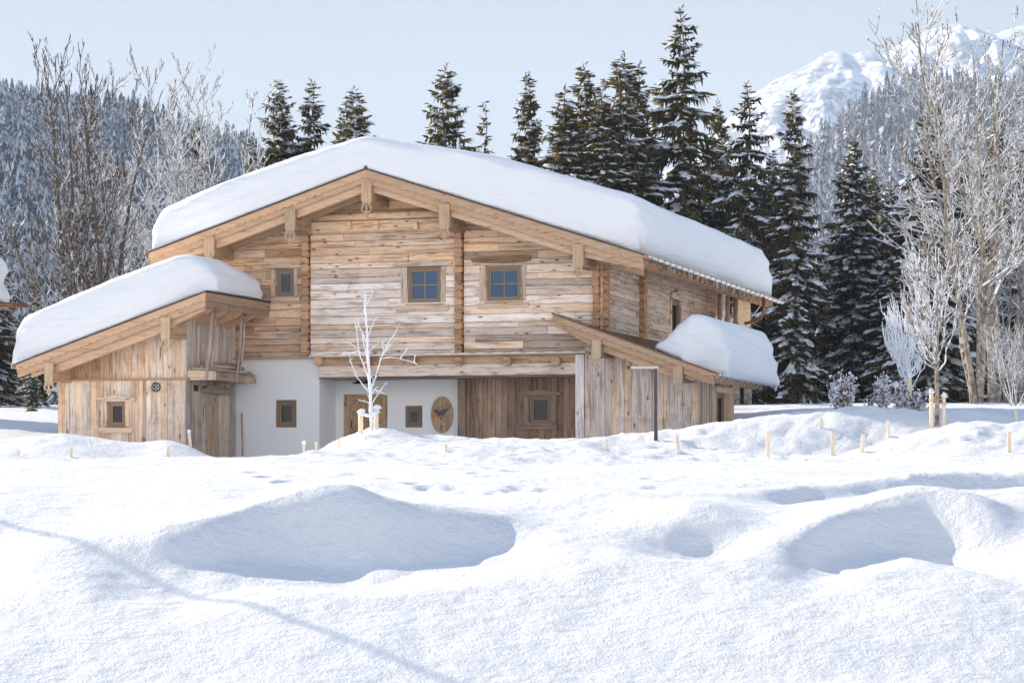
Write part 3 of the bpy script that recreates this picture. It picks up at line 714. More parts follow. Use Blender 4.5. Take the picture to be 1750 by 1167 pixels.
# ---------------------------------------------------------------- the chalet
UR=.50; ZR=8.785; SL=.325; UL,UE=-6.10,8.47
zr=lambda u: ZR-SL*abs(u-UR)
CH=house_empty('chalet','large weathered timber chalet with wide gabled roof and white plaster ground floor','chalet',0,0,.5)
def rect(x0,y0,x1,y1,w=0.):
    a=fac(x0,y1,w); b=fac(x1,y0,w); return (a[0],b[0],a[1],b[1])
W1=rect(697.5,456,754,518); W2=rect(832,455,891,515); W3=rect(473,460,503,507)
# core of the building, dark behind the board gaps
core=MB(); DK=(1,1,1)
cap=[(SL,1,ZR-.22+SL*UR),(-SL,1,ZR-.22-SL*UR)]
for (a,b,z0,z1,v0,v1) in ((-5.0,6.90,3.05,9,.125,16.4),(-4.9,-1.65,.2,3.04,.13,16.3),(-1.65,6.88,.2,3.04,1.45,16.3)):
    core.prism(clip_poly([(a,z0),(b,z0),(b,z1),(a,z1)],cap),v0,v1,'x',DK)
core.build('wall_core',M['dark'],CH)
holes=[W1,W2,W3,(-1.975,-1.71,3.5,7.25),(2.66,2.92,3.5,7.3),(6.69,6.95,3.5,6.6)]
fb=MB(); 
zt0=fac(640,380)[1]
boards(fb,(-4.95,6.90,3.62,9.),True,(.13,.27),t_facade,holes,cap+[(0,1,9)],'x',0,-1,.026,.05,.013,(2.2,5.5),(-1.84,2.79))
fb.build('log_wall',M['old'],CH)
# log-end columns where the cross walls meet the front
def log_column(u,w_,z0,z1,v0=-.17,v1=.03,fr='x',name='log_ends'):
    m=MB(); z=z0
    while z<z1-.1:
        h=random.uniform(.19,.27); h=min(h,z1-z); k=random.uniform(-.015,.015)
        c=vary(lerp3((.50,.30,.17),(.34,.21,.13),random.random()),.12)
        octo(m,u+k,z+h/2,w_+random.uniform(-.03,.01),h-.006,v0+random.uniform(-.02,.02),v1,fr,c,.35); z+=h
    return m.build(name,M['old'],CH)
log_column(-1.845,.22,3.62,7.22); log_column(2.79,.22,3.62,7.28); log_column(6.80,.19,3.62,6.5)
log_column(.10,.19,3.62,6.4,6.93,7.12,'y')
# tie beam high in the gable, round log above it, small carved dentils
m=MB(); zb0=fac(640,396)[1]; zb1=fac(640,378)[1]
m.box(-1.70,2.40,-.16,-.03,zb0,zb1,vary(OLDW,.05),0); m.build('tie_beam',M['old'],CH)
m=MB(); m.tube([(-1.6,-.12,zb1+.13),(2.62,-.12,zb1+.14)],.115,12,vary(OLDW,.05)); m.build('round_log',M['old'],CH)
for px in (602,648,715):
    u,z=fac(px,387); m=MB(); octo(m,u,z,.13,.2,-.30,-.165,'x',vary((.66,.48,.30),.08),.25); m.build('dentil',M['old'],CH)
# ledge, beam course and dentils over the recess
m=MB(); m.box(-4.06,6.62,-.20,-.01,3.572,3.612,NEWD,0); m.build('drip_ledge',M['new'],CH)
m=MB(); m.box(-1.47,6.20,-.05,.12,3.335,3.567,(.42,.29,.19),0); m.build('upper_beam',M['old'],CH)
m=MB(); m.box(-1.42,6.20,-.11,.13,3.02,3.33,(.62,.51,.42),0); m.build('lower_beam',M['old'],CH)
for px in (549,632,707,788,871,954):
    u,z=fac(px,618); m=MB(); octo(m,u,z,.24,.22,-.30,-.055,'x',vary((.44,.29,.19),.1),.45); m.build('dentil',M['old'],CH)
# plaster walls: left pier, recess return and back
DOOR=rect(587,673,662,800,1.3); PW=rect(474,685,505,728.5); PS=rect(695,695,720,728.5,1.3)
pl=MB()
def plaster_wall(a0,a1,b0,b1,holes,v,th):
    rs=[(a0,a1,b0,b1)]
    for h in holes: rs=[y for x_ in rs for y in sub_rect(x_,h)]
    for r in rs: pl.prism([(r[0],r[2]),(r[1],r[2]),(r[1],r[3]),(r[0],r[3])],v,v+th,'x')
plaster_wall(-4.06,-1.45,.2,3.57,[PW],-.0,.12)
pl.prism([(.12,.2),(1.30,.2),(1.30,3.015),(.12,3.015)],-1.62,-1.45,'y')
plaster_wall(-1.62,2.40,.2,3.015,[DOOR,PS],1.30,.14)
pl.build('plaster_wall',M['plaster'],CH)
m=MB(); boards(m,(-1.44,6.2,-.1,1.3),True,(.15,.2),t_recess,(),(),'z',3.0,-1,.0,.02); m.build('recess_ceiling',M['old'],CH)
window(CH,'x',0,-1,PW,(1,1),gm='glass2',dep=.03,tint=(.17,.115,.075))
window(CH,'x',1.30,-1,PS,(1,1),gm='glass2',dep=.06,tint=(.15,.105,.075))
window(CH,'x',-.02,-1,W1,(2,2),rect(673,443,773.5,456.5),rect(678,521,768,533),(.20,.15),'carved',cast=(.50,.40,.31),dep=.06)
window(CH,'x',-.02,-1,W2,(2,2),rect(808,438,908,451),rect(817,517,905,527),(.20,.14),'log',cast=(.50,.39,.29),dep=.06)
window(CH,'x',-.02,-1,W3,(1,1),rect(452,449,519,460),rect(465,508,515,516),(.16,.12),'carved',cast=(.50,.39,.29),dep=.06,gm='glass3')
# entrance door of herringbone boards
dm=MB(); a0,a1,b0,b1=DOOR; am=(a0+a1)/2
for x0,x1 in ((a0,a0+.16),(a1-.16,a1)): dm.prism([(x0,b0),(x1,b0),(x1,b1),(x0,b1)],1.36,1.41,'x',(.36,.25,.155),1)
dm.prism([(a0+.16,b1-.16),(a1-.16,b1-.16),(a1-.16,b1),(a0+.16,b1)],1.362,1.41,'x',(.34,.235,.15),0)
for side in (-1,1):
    z=b0-1.4
    while z<b1:
        c0,c1=(a0+.165,am-.003) if side<0 else (am+.003,a1-.165)
        zz0,zz1=(z+.9,z) if side>0 else (z,z+.9)
        pw=clip_poly([(c0,zz0),(c1,zz1),(c1,zz1+.118),(c0,zz0+.118)],[(0,1,b1-.165),(0,-1,-b0)])
        if pw:
            k=1 if side<0 else -1
            dm.prism(pw,1.37+random.uniform(0,.008),1.41,'x',vary((.35,.235,.14),.14),0)
        z+=.125
dob=dm.build('entrance_door',M['old'],CH)
m=MB(); m.tube([(a0+.24,1.33,1.6),(a0+.24,1.33,1.8)],.014,6); m.build('door_handle',M['iron'],dob)
# plank wall of the recess with its small carved window
PLW=rect(906,676,943,725,1.1)
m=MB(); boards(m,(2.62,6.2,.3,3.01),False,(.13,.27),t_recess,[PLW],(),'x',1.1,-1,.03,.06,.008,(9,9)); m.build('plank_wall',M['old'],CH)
m=MB(); m.prism([(2.40,.3),(2.62,.3),(2.62,3.01),(2.40,3.01)],.98,1.2,'x',(.24,.17,.13),1); m.build('corner_post',M['old'],CH)
window(CH,'x',1.07,-1,PLW,(1,1),rect(887,665.5,960,676,1.07),rect(891,726,954,733.5,1.07),(.17,.14),'carved',tint=(.17,.12,.085),cast=(.25,.18,.13),dep=.04,gm='glass2')
m=MB(); m.prism([(6.20,.3),(6.44,.3),(6.44,3.56),(6.20,3.56)],-.10,1.2,'x',(.70,.64,.60),1); m.build('porch_post',M['old'],CH)
# sign: oval of upright boards with a dark bird and a letter mark
def sign():
    u0,z0=fac(754,708.5,1.2); rx,rz=.325,.525
    m=MB(); xs=[-rx,-.20,-.07,.05,.14,.25,rx]
    for i in range(6):
        x0,x1=xs[i]+.001,xs[i+1]-.001; P=[]
        ks=[x0+(x1-x0)*k/6 for k in range(7)]
        up=[(u0+x,z0+rz*math.sqrt(max(0,1-(x/rx)**2))) for x in ks]; dn=[(u0+x,z0-rz*math.sqrt(max(0,1-(x/rx)**2))) for x in ks]
        m.prism(dn+up[::-1],1.235+random.uniform(0,.003),1.28,'x',vary((.36,.25,.16),.14),1)
    s=m.build('oval_plaque',M['old'],CH); s['label']='oval wooden board with a dark bird'
    def P(x,y): return (u0+(x-425)/875*60/59.3*.99, z0-(y-640)/1167*80/59.3*.99)
    b=MB(); T=(1,1,1)
    bird=[(195,515),(240,500),(275,495),(310,503),(345,530),(372,550),(400,530),(440,512),(500,500),(560,495),(590,488),(630,450),(655,402),(668,420),(660,445),(630,475),(600,515),(565,545),(545,580),(520,620),(480,655),(430,668),(385,672),(372,690),(335,680),(300,645),(275,600),(235,575),(225,545)]
    b.prism([P(*q) for q in bird],1.229,1.234,'x',T)
    for q in ([(385,700),(440,700),(450,735),(430,770),(395,740)],[(490,660),(510,680),(505,700),(480,690)],[(450,690),(480,680),(470,705)],[(440,770),(480,775),(470,800),(450,795)],[(412,830),(432,830),(432,850),(412,850)]):
        b.prism([P(*x) for x in q],1.229,1.234,'x',T)
    # a capital B over a flourish
    for q in ([(395,895),(412,895),(412,985),(395,985)],[(412,895),(440,895),(452,905),(452,918),(440,910),(412,908)],[(412,930),(440,930),(440,942),(412,942)],[(440,930),(455,940),(460,960),(452,978),(440,985),(412,985),(412,972),(438,970),(446,958),(438,942)],[(440,910),(452,905),(452,920),(442,932),(434,930)],[(375,1015),(430,1018),(455,1000),(455,1018),(430,1034),(375,1034)],[(400,985),(415,985),(425,1018),(408,1018)]):
        b.prism([P(*x) for x in q],1.2285,1.234,'x',T)
    b.build('bird_emblem',simple('burnt_mark',(.15,.115,.105),.85,.1),s)
sign()
# entrance lamp: black bracket with a wide shade
u,z=fac(624,652,1.1); m=MB(); m.box(u-.02,u+.16,1.12,1.29,z-.06,z+.10,(1,1,1)); m.tube([(u-.12,1.0,z-.02),(u-.06,1.05,z+.08),(u+.05,1.12,z+.05)],.016,6)
lo=m.build('wall_lamp',M['iron'],CH)
m=MB(); n=16; 
for (r0,z0,r1,z1) in ((.05,.03,.21,-.05),(.21,-.05,.20,-.06)):
    for k in range(n):
        a,b=2*math.pi*k/n,2*math.pi*(k+1)/n; o=len(m.v); cx=u-.13
        for (r_,zz,an) in ((r0,z0,a),(r0,z0,b),(r1,z1,b),(r1,z1,a)): m.v.append((cx+r_*math.cos(an),.98+r_*math.sin(an),z+zz))
        m.face([o,o+1,o+2,o+3],(1,1,1),[(0,0,0)]*4,True)
m.build('lamp_shade',M['iron'],lo)
# right side wall (log boards), its cross-wall logs, window and the balcony at the back
us=6.95; sdh=[sd(1153,530,us)[0],sd(1170,530,us)[0]]
m=MB(); holes=[(4.10,4.76,2.9,6.9),(7.85,9.15,4.2,5.75)]
m_top=zr(us)-.12
boards(m,(.0,16.4,3.05,m_top),True,(.11,.24),t_side,holes,(),'y',us-.03,1,.02,.05,.010,(2,4.5)); m.build('side_log_wall',M['old'],CH)
log_column(4.22,.22,3.0,m_top,6.92,7.10,'y'); 
m=MB(); m.box(6.86,6.93,4.12,4.76,3.0,m_top,(.22,.13,.08),2); m.build('dark_recess_board',M['old'],CH)
m=MB(); m.box(6.94,7.05,4.60,4.76,3.0,m_top,(.55,.36,.22),2); m.build('trim_board',M['old'],CH)
window(CH,'y',us-.01,1,(7.95,9.05,4.3,5.60),(1,2),(7.80,9.6,5.63,5.95),None,(.12,.12),'carved',cast=(.62,.48,.34),dep=.05,casd=.07)
# balcony at the back of the right side
ub=7.9
m=MB(); m.box(6.97,ub,10.0,15.5,3.9,4.05,NEWD,1); bal=m.build('balcony_floor',M['new'],CH)
m=MB(); 
for z in np.arange(4.25,5.35,.22): m.box(ub-.05,ub-.02,10.2,12.9,z,z+.12,vary((.68,.56,.44),.1),1)
m.build('balcony_slats',M['old'],bal)
for v in (10.4,11.5,12.7):
    m=MB(); m.tube([(ub+.04,v,3.9),(ub+.06,v,5.95)],.075,8,(.26,.19,.15)); m.build('balcony_post',M['old'],CH)
m=MB(); m.prism([(12.7,5.95),(12.7,5.3),(13.2,5.25),(13.5,5.05),(13.9,5.1),(14.1,4.75),(14.7,4.75),(14.75,5.1),(15.1,5.2),(15.1,5.95)],ub-.05,ub+.03,'y',(.60,.42,.25),0); m.build('carved_end_board',M['new'],CH)
# roof deck, metal sheet, rafters, purlins and pendants
m=MB()
for (x0,x1) in ((UL,UR),(UR,UE)):
    nb=70
    for k in range(nb):
        v0=-1.32+(17.2+1.32)*k/nb; v1=-1.32+(17.2+1.32)*(k+1)/nb-.004
        m.prism([(x0,zr(x0)-.14),(x1,zr(x1)-.14),(x1,zr(x1)-.05),(x0,zr(x0)-.05)],v0,v1,'x',vary(NEWD,.08),0)
m.build('roof_deck',M['new'],CH)
m=MB(); m.prism([(UL-.03,zr(UL-.03)-.045),(UR,ZR-.045),(UE+.03,zr(UE+.03)-.045),(UE+.03,zr(UE+.03)),(UR,ZR),(UL-.03,zr(UL-.03))],-1.455,17.25,'x'); m.prism([(UR-.05,ZR-.01),(UR+.05,ZR-.01),(UR+.02,ZR+.06),(UR-.02,ZR+.06)],-1.46,17.2,'x'); m.build('roof_sheet',M['metal'],CH)
rake_boards(CH,UL,UR-.002,zr,-1.38,.27,.40,NEW,flip=1); rake_boards(CH,UR+.002,UE,zr,-1.38,.29,.44,tuple(x*.88 for x in NEW),flip=-1)  # right rake darker: its shade is put into the board colour
for (x0,x1,t,name) in ((UL+.5,UR-.15,NEW,'gable_rafter'),(UR+.15,UE-.25,tuple(x*1.0 for x in NEW),'gable_rafter')):
    bot=[];n=40
    for k in range(n+1):
        u=x0+(x1-x0)*k/n; e=min(abs(u-UL),abs(u-UE)); w_=0.0 if e>1.7 else (1-e/1.7)*.16+.035*abs(math.sin(u*9)); bot.append((u,zr(u)-.62+w_))
    m=MB(); m.prism(bot+[(x1,zr(x1)-.145),(x0,zr(x0)-.145)],-1.28,-1.12,'x',vary((t[0]*1.08,t[1]*1.1,t[2]*1.1),.03),0); m.build(name,M['new'],CH)
    m=MB(); m.prism([(x0,zr(x0)-.60),(x1,zr(x1)-.60),(x1,zr(x1)-.145),(x0,zr(x0)-.145)],-.42,-.30,'x',vary(NEWD,.03),0); m.build('gable_rafter',M['new'],CH)
for (px,y0,y1,yo) in ((627,312,347,378),(496.5,357,395,425),(760,349,392,417),(988.5,418,457,485),(358.5,405,440,470)):
    u,z1=fac(px,y0,-1.4); z0=fac(px,y1,-1.4)[1]; zo=fac(px,yo,-1.4)[1]
    pendant(CH,u,z0,z1,zo)
    m=MB(); m.box(u-.13,u+.15,-1.37,-.06,z0+.02,z1-.10,(.34,.235,.15),1); m.build('purlin',M['old'],CH)
m=MB(); v=-1.05
while v<17.1:
    mm=MB(); L=1.36; P=tail_profile(L,.26); cs=1/math.sqrt(1+SL*SL)
    mm.prism([(6.98+a,zr(6.98+a)-.142+b) for a,b in P],v-.055,v+.055,'x',vary(NEW,.08),0); mm.build('rafter_tail',M['new'],CH); v+=.74
gu=gutter('gutter',UE+.10,zr(UE)-.06,-1.42,17.2,.09,.72,CH)
gutter('gutter',UL-.09,zr(UL)-.06,-1.42,17.2,.085,.72,CH)
m=MB(); zg=zr(UE)-.15; m.tube([(UE+.10,14.2,zg),(UE+.10,14.2,zg-.45),(UE-.02,14.2,zg-.65),(UE-.35,14.2,zg-.78),(UE-1.2,14.2,zg-.95),(7.05,14.2,zg-1.0),(7.03,14.2,.5)],.055,8); m.build('downpipe',M['copper'],CH)
m=MB(); m.tube([(.75,6.,7.6),(.75,6.,10.55)],.04,8); m.build('vent_pipe',M['lampglass'],CH)
# icicles on the main gutter
r_=random.Random(3)
for k in range(46):
    v=r_.uniform(1,13); L=r_.uniform(.05,.32); m=MB(); m.tube([(UE+.1+r_.uniform(-.06,.06),v,zr(UE)-.13),(UE+.1,v,zr(UE)-.13-L)],[.012,.002],5,caps=False); m.build('icicle',M['lampglass'],gu)
# ---------------------------------------------------------------- left shed
SH=house_empty('side_shed','boarded shed with single pitched roof attached to the left of the chalet','shed',-6,-1.7,.5)
UA,UB,VS=-7.954,-4.065,-3.46; SS=.330; zs=lambda u: 5.213+SS*(u+2.966)
SW=rect(185,686,215,729,VS)
scl=[(-SS,1,5.213+SS*2.966-.18)]
m=MB(); m.prism(clip_poly([(UA+.03,.2),(UB-.03,.2),(UB-.03,6),(UA+.03,6)],scl),VS+.13,-.03,'x'); m.build('wall_core',M['dark'],SH)
m=MB(); boards(m,(UA,UB,.2,2.86),False,(.11,.24),t_shed,[SW],(),'x',VS,-1,.015,.05,.008,(9,9)); m.build('lower_plank_wall',M['old'],SH)
m=MB(); boards(m,(UA,UB,2.90,6),False,(.11,.24),t_shed_up,[],scl,'x',VS,-1,.015,.05,.008,(9,9)); m.build('upper_plank_wall',M['old'],SH)
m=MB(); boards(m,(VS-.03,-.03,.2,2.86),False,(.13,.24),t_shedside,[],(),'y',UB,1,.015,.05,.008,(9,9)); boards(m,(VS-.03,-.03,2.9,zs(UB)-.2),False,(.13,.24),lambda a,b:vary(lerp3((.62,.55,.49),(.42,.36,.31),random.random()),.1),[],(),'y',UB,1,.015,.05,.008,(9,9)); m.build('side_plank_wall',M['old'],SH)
m=MB(); m.box(UA-.03,UB+.10,VS-.13,VS-.02,2.862,2.905,NEWD,0); m.box(UB+.02,UB+.12,VS-.02,-.03,2.862,2.905,tuple(x*.7 for x in NEWD),1); m.build('drip_ledge',M['new'],SH)
window(SH,'x',VS-.02,-1,SW,(1,1),rect(167,673.5,234,686.5,VS),rect(171.5,730.5,228.5,740,VS),(.20,.20),'carved',cast=(.66,.53,.40),dep=.07,gm='glass2',tint=(.28,.18,.11))
# side door in the shaded wall
v0,z0=sd(346,770,UB); v1,_=sd(370,770,UB); zt=sd(346,673,UB)[1]
m=MB(); m.box(UB+.0,UB+.05,v0,v1,.3,zt,(.33,.25,.18),2); m.box(UB+.05,UB+.075,v0+.12,v1-.25,.3,zt-.3,(.37,.27,.19),2); dd=m.build('side_door',M['old'],SH)
m=MB(); 
for vv in (v0-.10,v1+.02): m.box(UB+.0,UB+.10,vv,vv+.10,.3,zt+.02,(.50,.41,.33),2)
m.box(UB,UB+.10,v1+.42,v1+.50,.3,zt+.02,(.50,.40,.32),2)
m.build('door_frame',M['old'],dd)
va,_=sd(341,665,UB); vb,_=sd(388,665,UB); m=MB(); m.prism([(va,zt+.04),(vb,zt+.02),(vb,zt+.16),(va*.5+vb*.5,zt+.27),(va+.2,zt+.22),(va,zt+.14)],UB+.0,UB+.18,'y',(.24,.19,.15),0); m.build('door_lintel',M['old'],dd)
vl,zl=sd(331,662,UB); m=MB(); m.box(UB+.03,UB+.12,vl-.05,vl+.06,zl-.10,zl+.06,(1,1,1)); m.build('wall_light',M['iron'],SH)
# round caged bulkhead lamp on the front
u,z=fac(265.5,661,VS-.1)
m=MB(); n=14
prof=[(.10,0),(.115,-.03),(.10,-.09),(.06,-.13),(.0,-.145)]
for (r0,y0_),(r1,y1_) in zip(prof[:-1],prof[1:]):
    for k in range(n):
        a,b=2*math.pi*k/n,2*math.pi*(k+1)/n; o=len(m.v)
        for (rr,yy,an) in ((r0,y0_,a),(r0,y0_,b),(r1,y1_,b),(r1,y1_,a)): m.v.append((u+rr*math.cos(an),VS-.04+yy,z+rr*math.sin(an)))
        m.face([o,o+1,o+2,o+3],(1,1,1),[(0,0,0)]*4,True)
lb=m.build('bulkhead_lamp',M['lampglass'],SH)
m=MB(); R_=.125
m.tube([(u+R_*math.cos(a),VS-.06,z+R_*math.sin(a)) for a in np.linspace(0,6.283,17)],.014,6); m.tube([(u+R_*.7*math.cos(a),VS-.155,z+R_*.7*math.sin(a)) for a in np.linspace(0,6.283,13)],.009,5)
for a in np.arange(0,3.14,.785): m.tube([(u-R_*math.cos(a),VS-.06,z-R_*math.sin(a)),(u-R_*.7*math.cos(a),VS-.16,z-R_*.7*math.sin(a)),(u,VS-.195,z),(u+R_*.7*math.cos(a),VS-.16,z+R_*.7*math.sin(a)),(u+R_*math.cos(a),VS-.06,z+R_*math.sin(a))],.009,5)
m.build('lamp_cage',M['iron'],lb)
# shed roof
RV0=-4.55; SU0,SU1=-8.657,-2.966
m=MB(); nb=18
for k in range(nb):
    a=RV0+.05+(-.05-RV0)*k/nb*.985; b=a+(-.05-RV0)/nb*.98
    m.prism([(SU0,zs(SU0)-.14),(SU1-.05,zs(SU1-.05)-.14),(SU1-.05,zs(SU1-.05)-.05),(SU0,zs(SU0)-.05)],a,min(b,-.07),'x',vary(NEWD,.07),0)
m.build('roof_deck',M['new'],SH)
m=MB(); m.prism([(SU0-.03,zs(SU0-.03)-.04),(SU1+.04,zs(SU1+.04)-.04),(SU1+.04,zs(SU1+.04)),(SU0-.03,zs(SU0-.03))],RV0-.07,-.06,'x'); m.build('roof_sheet',M['metal'],SH)
rake_boards(SH,SU0,SU1,zs,RV0,.27,.42,NEW)
# fascia on the high side with small saw-tooth cut
m=MB(); P=[];n=int((4.4)/.06)
for k in range(n+1):
    v=RV0+.0+4.45*k/n; P.append((v,zs(SU1)-.24-(.04 if k%2 else 0)))
m.prism(P+[(RV0+4.45,zs(SU1)-.045),(RV0,zs(SU1)-.045)],SU1+.005,SU1+.035,'y',tuple(x*.62 for x in NEW),0)
m.prism([(RV0,zs(SU1)-.43),(RV0+4.44,zs(SU1)-.43),(RV0+4.44,zs(SU1)-.05),(RV0,zs(SU1)-.05)],SU1-.03,SU1+.002,'y',tuple(x*.55 for x in NEW),0); m.build('eave_board',M['new'],SH)
bot=[];x0,x1=SU0+.35,SU1-.10
for k in range(41):
    u=x0+(x1-x0)*k/40; bot.append((u,zs(u)-.66+(.0 if 1.2<u-x0 and x1-u>1.4 else (.14 if u-x0<=.6 else (.16*(1-(x1-u)/1.4)+.03*abs(math.sin(u*8)) if x1-u<=1.4 else 0)))))
m=MB(); m.prism(bot+[(x1,zs(x1)-.145),(x0,zs(x0)-.145)],RV0+.12,RV0+.26,'x',tuple(x*1.08 for x in NEW),0); m.build('gable_rafter',M['new'],SH)
for v in (-3.72,-2.75,-1.75,-.75):
    m=MB(); L=1.55; u0=UB-.5; P=[(0,0),(L,0),(L,-.15),(L-.06,-.18),(L-.16,-.26),(L-.30,-.30),(0,-.34)]
    m.prism([(u0+a,zs(u0+a)-.143+b) for a,b in P],v-.07,v+.07,'x',vary(NEW,.06),0); m.build('rafter_tail',M['new'],SH)
for (px,y0,y1,yo) in ((85,621,655,678),(284,543,580,607)):
    u,z1=fac(px,y0,RV0-.02); z0=fac(px,y1,RV0-.02)[1]; zo=fac(px,yo,RV0-.02)[1]
    pendant(SH,u,z0,z1,zo,v=RV0-.06,w_=.26,tint=(.50,.345,.21))
    m=MB(); m.box(u-.11,u+.13,RV0,VS-.05,z0+.05,z1-.08,(.46,.31,.19),1); m.build('purlin',M['old'],SH)
gutter('gutter',SU0-.10,zs(SU0)-.06,RV0-.02,-.1,.08,.7,SH)
# hay shelf above the side door: cantilever logs, cross planks and stacked poles
zc=sd(340,641,-3.7)[1]
m=MB(); m.box(UB+.08,-3.35,-3.45,-.45,zc+.135,zc+.20,(.33,.26,.20),1); hs=m.build('hay_shelf',M['old'],SH)
m=MB(); m.prism([(UB+.03,zc-.13),(-3.30,zc-.13),(-3.28,zc+.11),(UB+.03,zc+.13)],-3.42,-3.14,'x',(.62,.51,.38),0); m.build('shelf_beam',M['old'],hs)
m=MB(); m.prism([(UB+.03,zc-.14),(-3.20,zc-.14),(-3.18,zc+.12),(UB+.03,zc+.13)],-.75,-.5,'x',(.42,.34,.27),0); m.build('shelf_beam',M['old'],hs)
m=MB(); m.box(-3.60,-3.42,-3.1,-.78,zc-.12,zc+.12,(.30,.24,.19),1); m.build('shelf_beam',M['old'],hs)
for (du,dz) in ((.15,.27),(.34,.26),(.5,.27),(.25,.38)):
    m=MB(); m.tube([(UB+du,-3.0+dz,zc+dz),(UB+du,-.6,zc+dz+.02)],.055,8,vary((.45,.34,.24),.2)); m.build('stored_pole',M['old'],hs)
for (pa,pb) in (((363,528.5),(351.5,650)),((368.6,538),(360,634)),((413,535.5),(403,654)),((418,545),(410,637))):
    ut=-3.25; 
    va=sd(*pa,ut); ub_=-3.42; vb=sd(*pb,ub_); m=MB(); p=Vector((ub_,vb[0],vb[1])); q=Vector((ut,va[0],va[1]+.1)); md=(p+q)/2+Vector((.03,0,0))
    m.tube([p,md,q],[.048,.043,.036],8,(.42,.33,.27)); m.build('split_pole',M['old'],SH)
# ---------------------------------------------------------------- right lean-to
LT=house_empty('lean_to','boarded lean-to with copper edged sloping roof on the right of the chalet','lean-to',8.2,1.5,.5)
LS=.368; zl_=lambda u: 4.638-LS*(u-5.917); LU0,LU1=5.917,10.412; LC=9.615
lcl=[(LS,1,4.638+LS*5.917-.18)]
m=MB(); m.prism(clip_poly([(6.99,.2),(LC-.03,.2),(LC-.03,6),(6.99,6)],lcl),.13,4.2,'x'); m.build('wall_core',M['dark'],LT)
m=MB(); boards(m,(6.45,LC,.3,6),False,(.11,.27),t_lean,[],lcl,'x',0,-1,.03,.06,.008,(9,9)); m.build('plank_wall',M['old'],LT)
wa=sd(1222,700,LC)[0]; wb=sd(1236,700,LC)[0]; zt=sd(1230,672,LC)[1]
m=MB(); boards(m,(-.03,4.25,.3,zl_(LC)-.2),False,(.10,.2),t_leanside,[(wa,wb+.02,1.2,zt)],(),'y',LC,1,.03,.05,.008,(9,9)); m.build('side_plank_wall',M['old'],LT)
window(LT,'y',LC,1,(wa+.02,wb,1.3,zt-.02),(2,1),(wa-.25,4.3,zt+.02,zt+.30),None,(.06,.06),'carved',cast=(.60,.45,.30),dep=.04,casd=.06)
m=MB(); m.box(LC+.03,LC+.12,wb+.05,4.27,.4,zt+.02,(.52,.37,.24),2); m.build('corner_board',M['old'],LT)
m=MB()
for (a,b,va,vb) in ((LU0,LU1,-1.32,-.07),(6.99,LU1,-.065,6.3)):
    nb=int((vb-va)/.25)
    for k in range(nb):
        x=va+(vb-va)*k/nb; m.prism([(a,zl_(a)-.14),(b,zl_(b)-.14),(b,zl_(b)-.05),(a,zl_(a)-.05)],x,x+(vb-va)/nb-.004,'x',vary(NEWD,.07),0)
m.build('roof_deck',M['new'],LT)
m=MB()
for (a,b,va,vb) in ((LU0-.03,LU1+.03,-1.42,-.24),(6.99,LU1+.03,-.235,6.34)): m.prism([(a,zl_(a)-.04),(b,zl_(b)-.04),(b,zl_(b)),(a,zl_(a))],va,vb,'x')
m.build('roof_sheet',simple('copper_sheet',(.20,.10,.065),.45,.5,.7,7,.3),LT)
rake_boards(LT,LU0,LU1,zl_,-1.35,.22,.36,tuple(x*.84 for x in NEW),flip=-1)
bot=[];x0,x1=LU0+.25,LU1-.25
for k in range(41):
    u=x0+(x1-x0)*k/40; e=min(u-x0,x1-u); bot.append((u,zl_(u)-.56+((1-e/.9)*.17+.03*abs(math.sin(u*10)) if e<.9 else 0)))
m=MB(); m.prism(bot+[(x1,zl_(x1)-.145),(x0,zl_(x0)-.145)],-1.22,-1.08,'x',tuple(x*.92 for x in NEW),0); m.build('gable_rafter',M['new'],LT)
for (px,y0,y1,yo) in ((1019.5,581,613,637),(1158.5,626,655,681)):
    u,z1=fac(px,y0,-1.4); z0=fac(px,y1,-1.4)[1]; zo=fac(px,yo,-1.4)[1]
    pendant(LT,u,z0,z1,zo,v=-1.40,w_=.25,tint=(.42,.305,.205)); m=MB(); m.box(u-.10,u+.14,-1.36,-.05,z0+.06,z1-.10,(.30,.21,.14),1); m.build('purlin',M['old'],LT)
v=-.95
while v<6.2:
    m=MB(); P=tail_profile(.70,.24); m.prism([(LC+.02+a,zl_(LC+.02+a)-.142+b) for a,b in P],v-.05,v+.05,'x',vary(NEW,.08),0); m.build('rafter_tail',M['new'],LT); v+=.80
g2=gutter('gutter',LU1+.10,zl_(LU1)-.06,-1.40,6.34,.088,.80,LT)
# ---------------------------------------------------------------- snow on the roofs
Tm=lambda u: float(np.interp(u,[-6.2,-3,-1.4,-.4,.5,1.4,2.6,4.2,8.4],[1.20,1.20,1.13,1.05,.99,1.05,1.24,1.46,1.52]))
usm=np.concatenate([np.linspace(-6.34,-5.3,18),np.linspace(-5.2,6.8,105),np.linspace(6.9,7.8,14),np.linspace(7.84,8.40,16)])
zrs=lambda u: ZR-SL*math.sqrt((u-UR)**2+.02)+.05*0
zsm=lambda u: ZR-SL*(math.sqrt((u-UR)**2+.05)) 
snow_slab('roof_snow','thick rounded white snow slab covering the big chalet roof',usm,-1.40,17.0,lambda u:zsm(u),Tm,.62,.42,(.14,.25),seed=1,group='snow on the roofs')
Ts=lambda u: float(np.interp(u,[-8.8,-6,-4,-2.9],[1.30,1.36,1.36,1.28]))
uss=np.concatenate([np.linspace(-9.08,-8.0,20),np.linspace(-7.9,-4.2,44),np.linspace(-4.1,-2.86,24)])
snow_slab('roof_snow','thick snow slab bulging over the left shed roof',uss,RV0-.02,-.25,lambda u:zs(u),Ts,.55,1.15,(.22,.10),seed=2,group='snow on the roofs',vtaper=lambda u,v:1-.20*smooth(-3.2,-.3,v))
ul0=fac(1112,590,-1.25)[0]
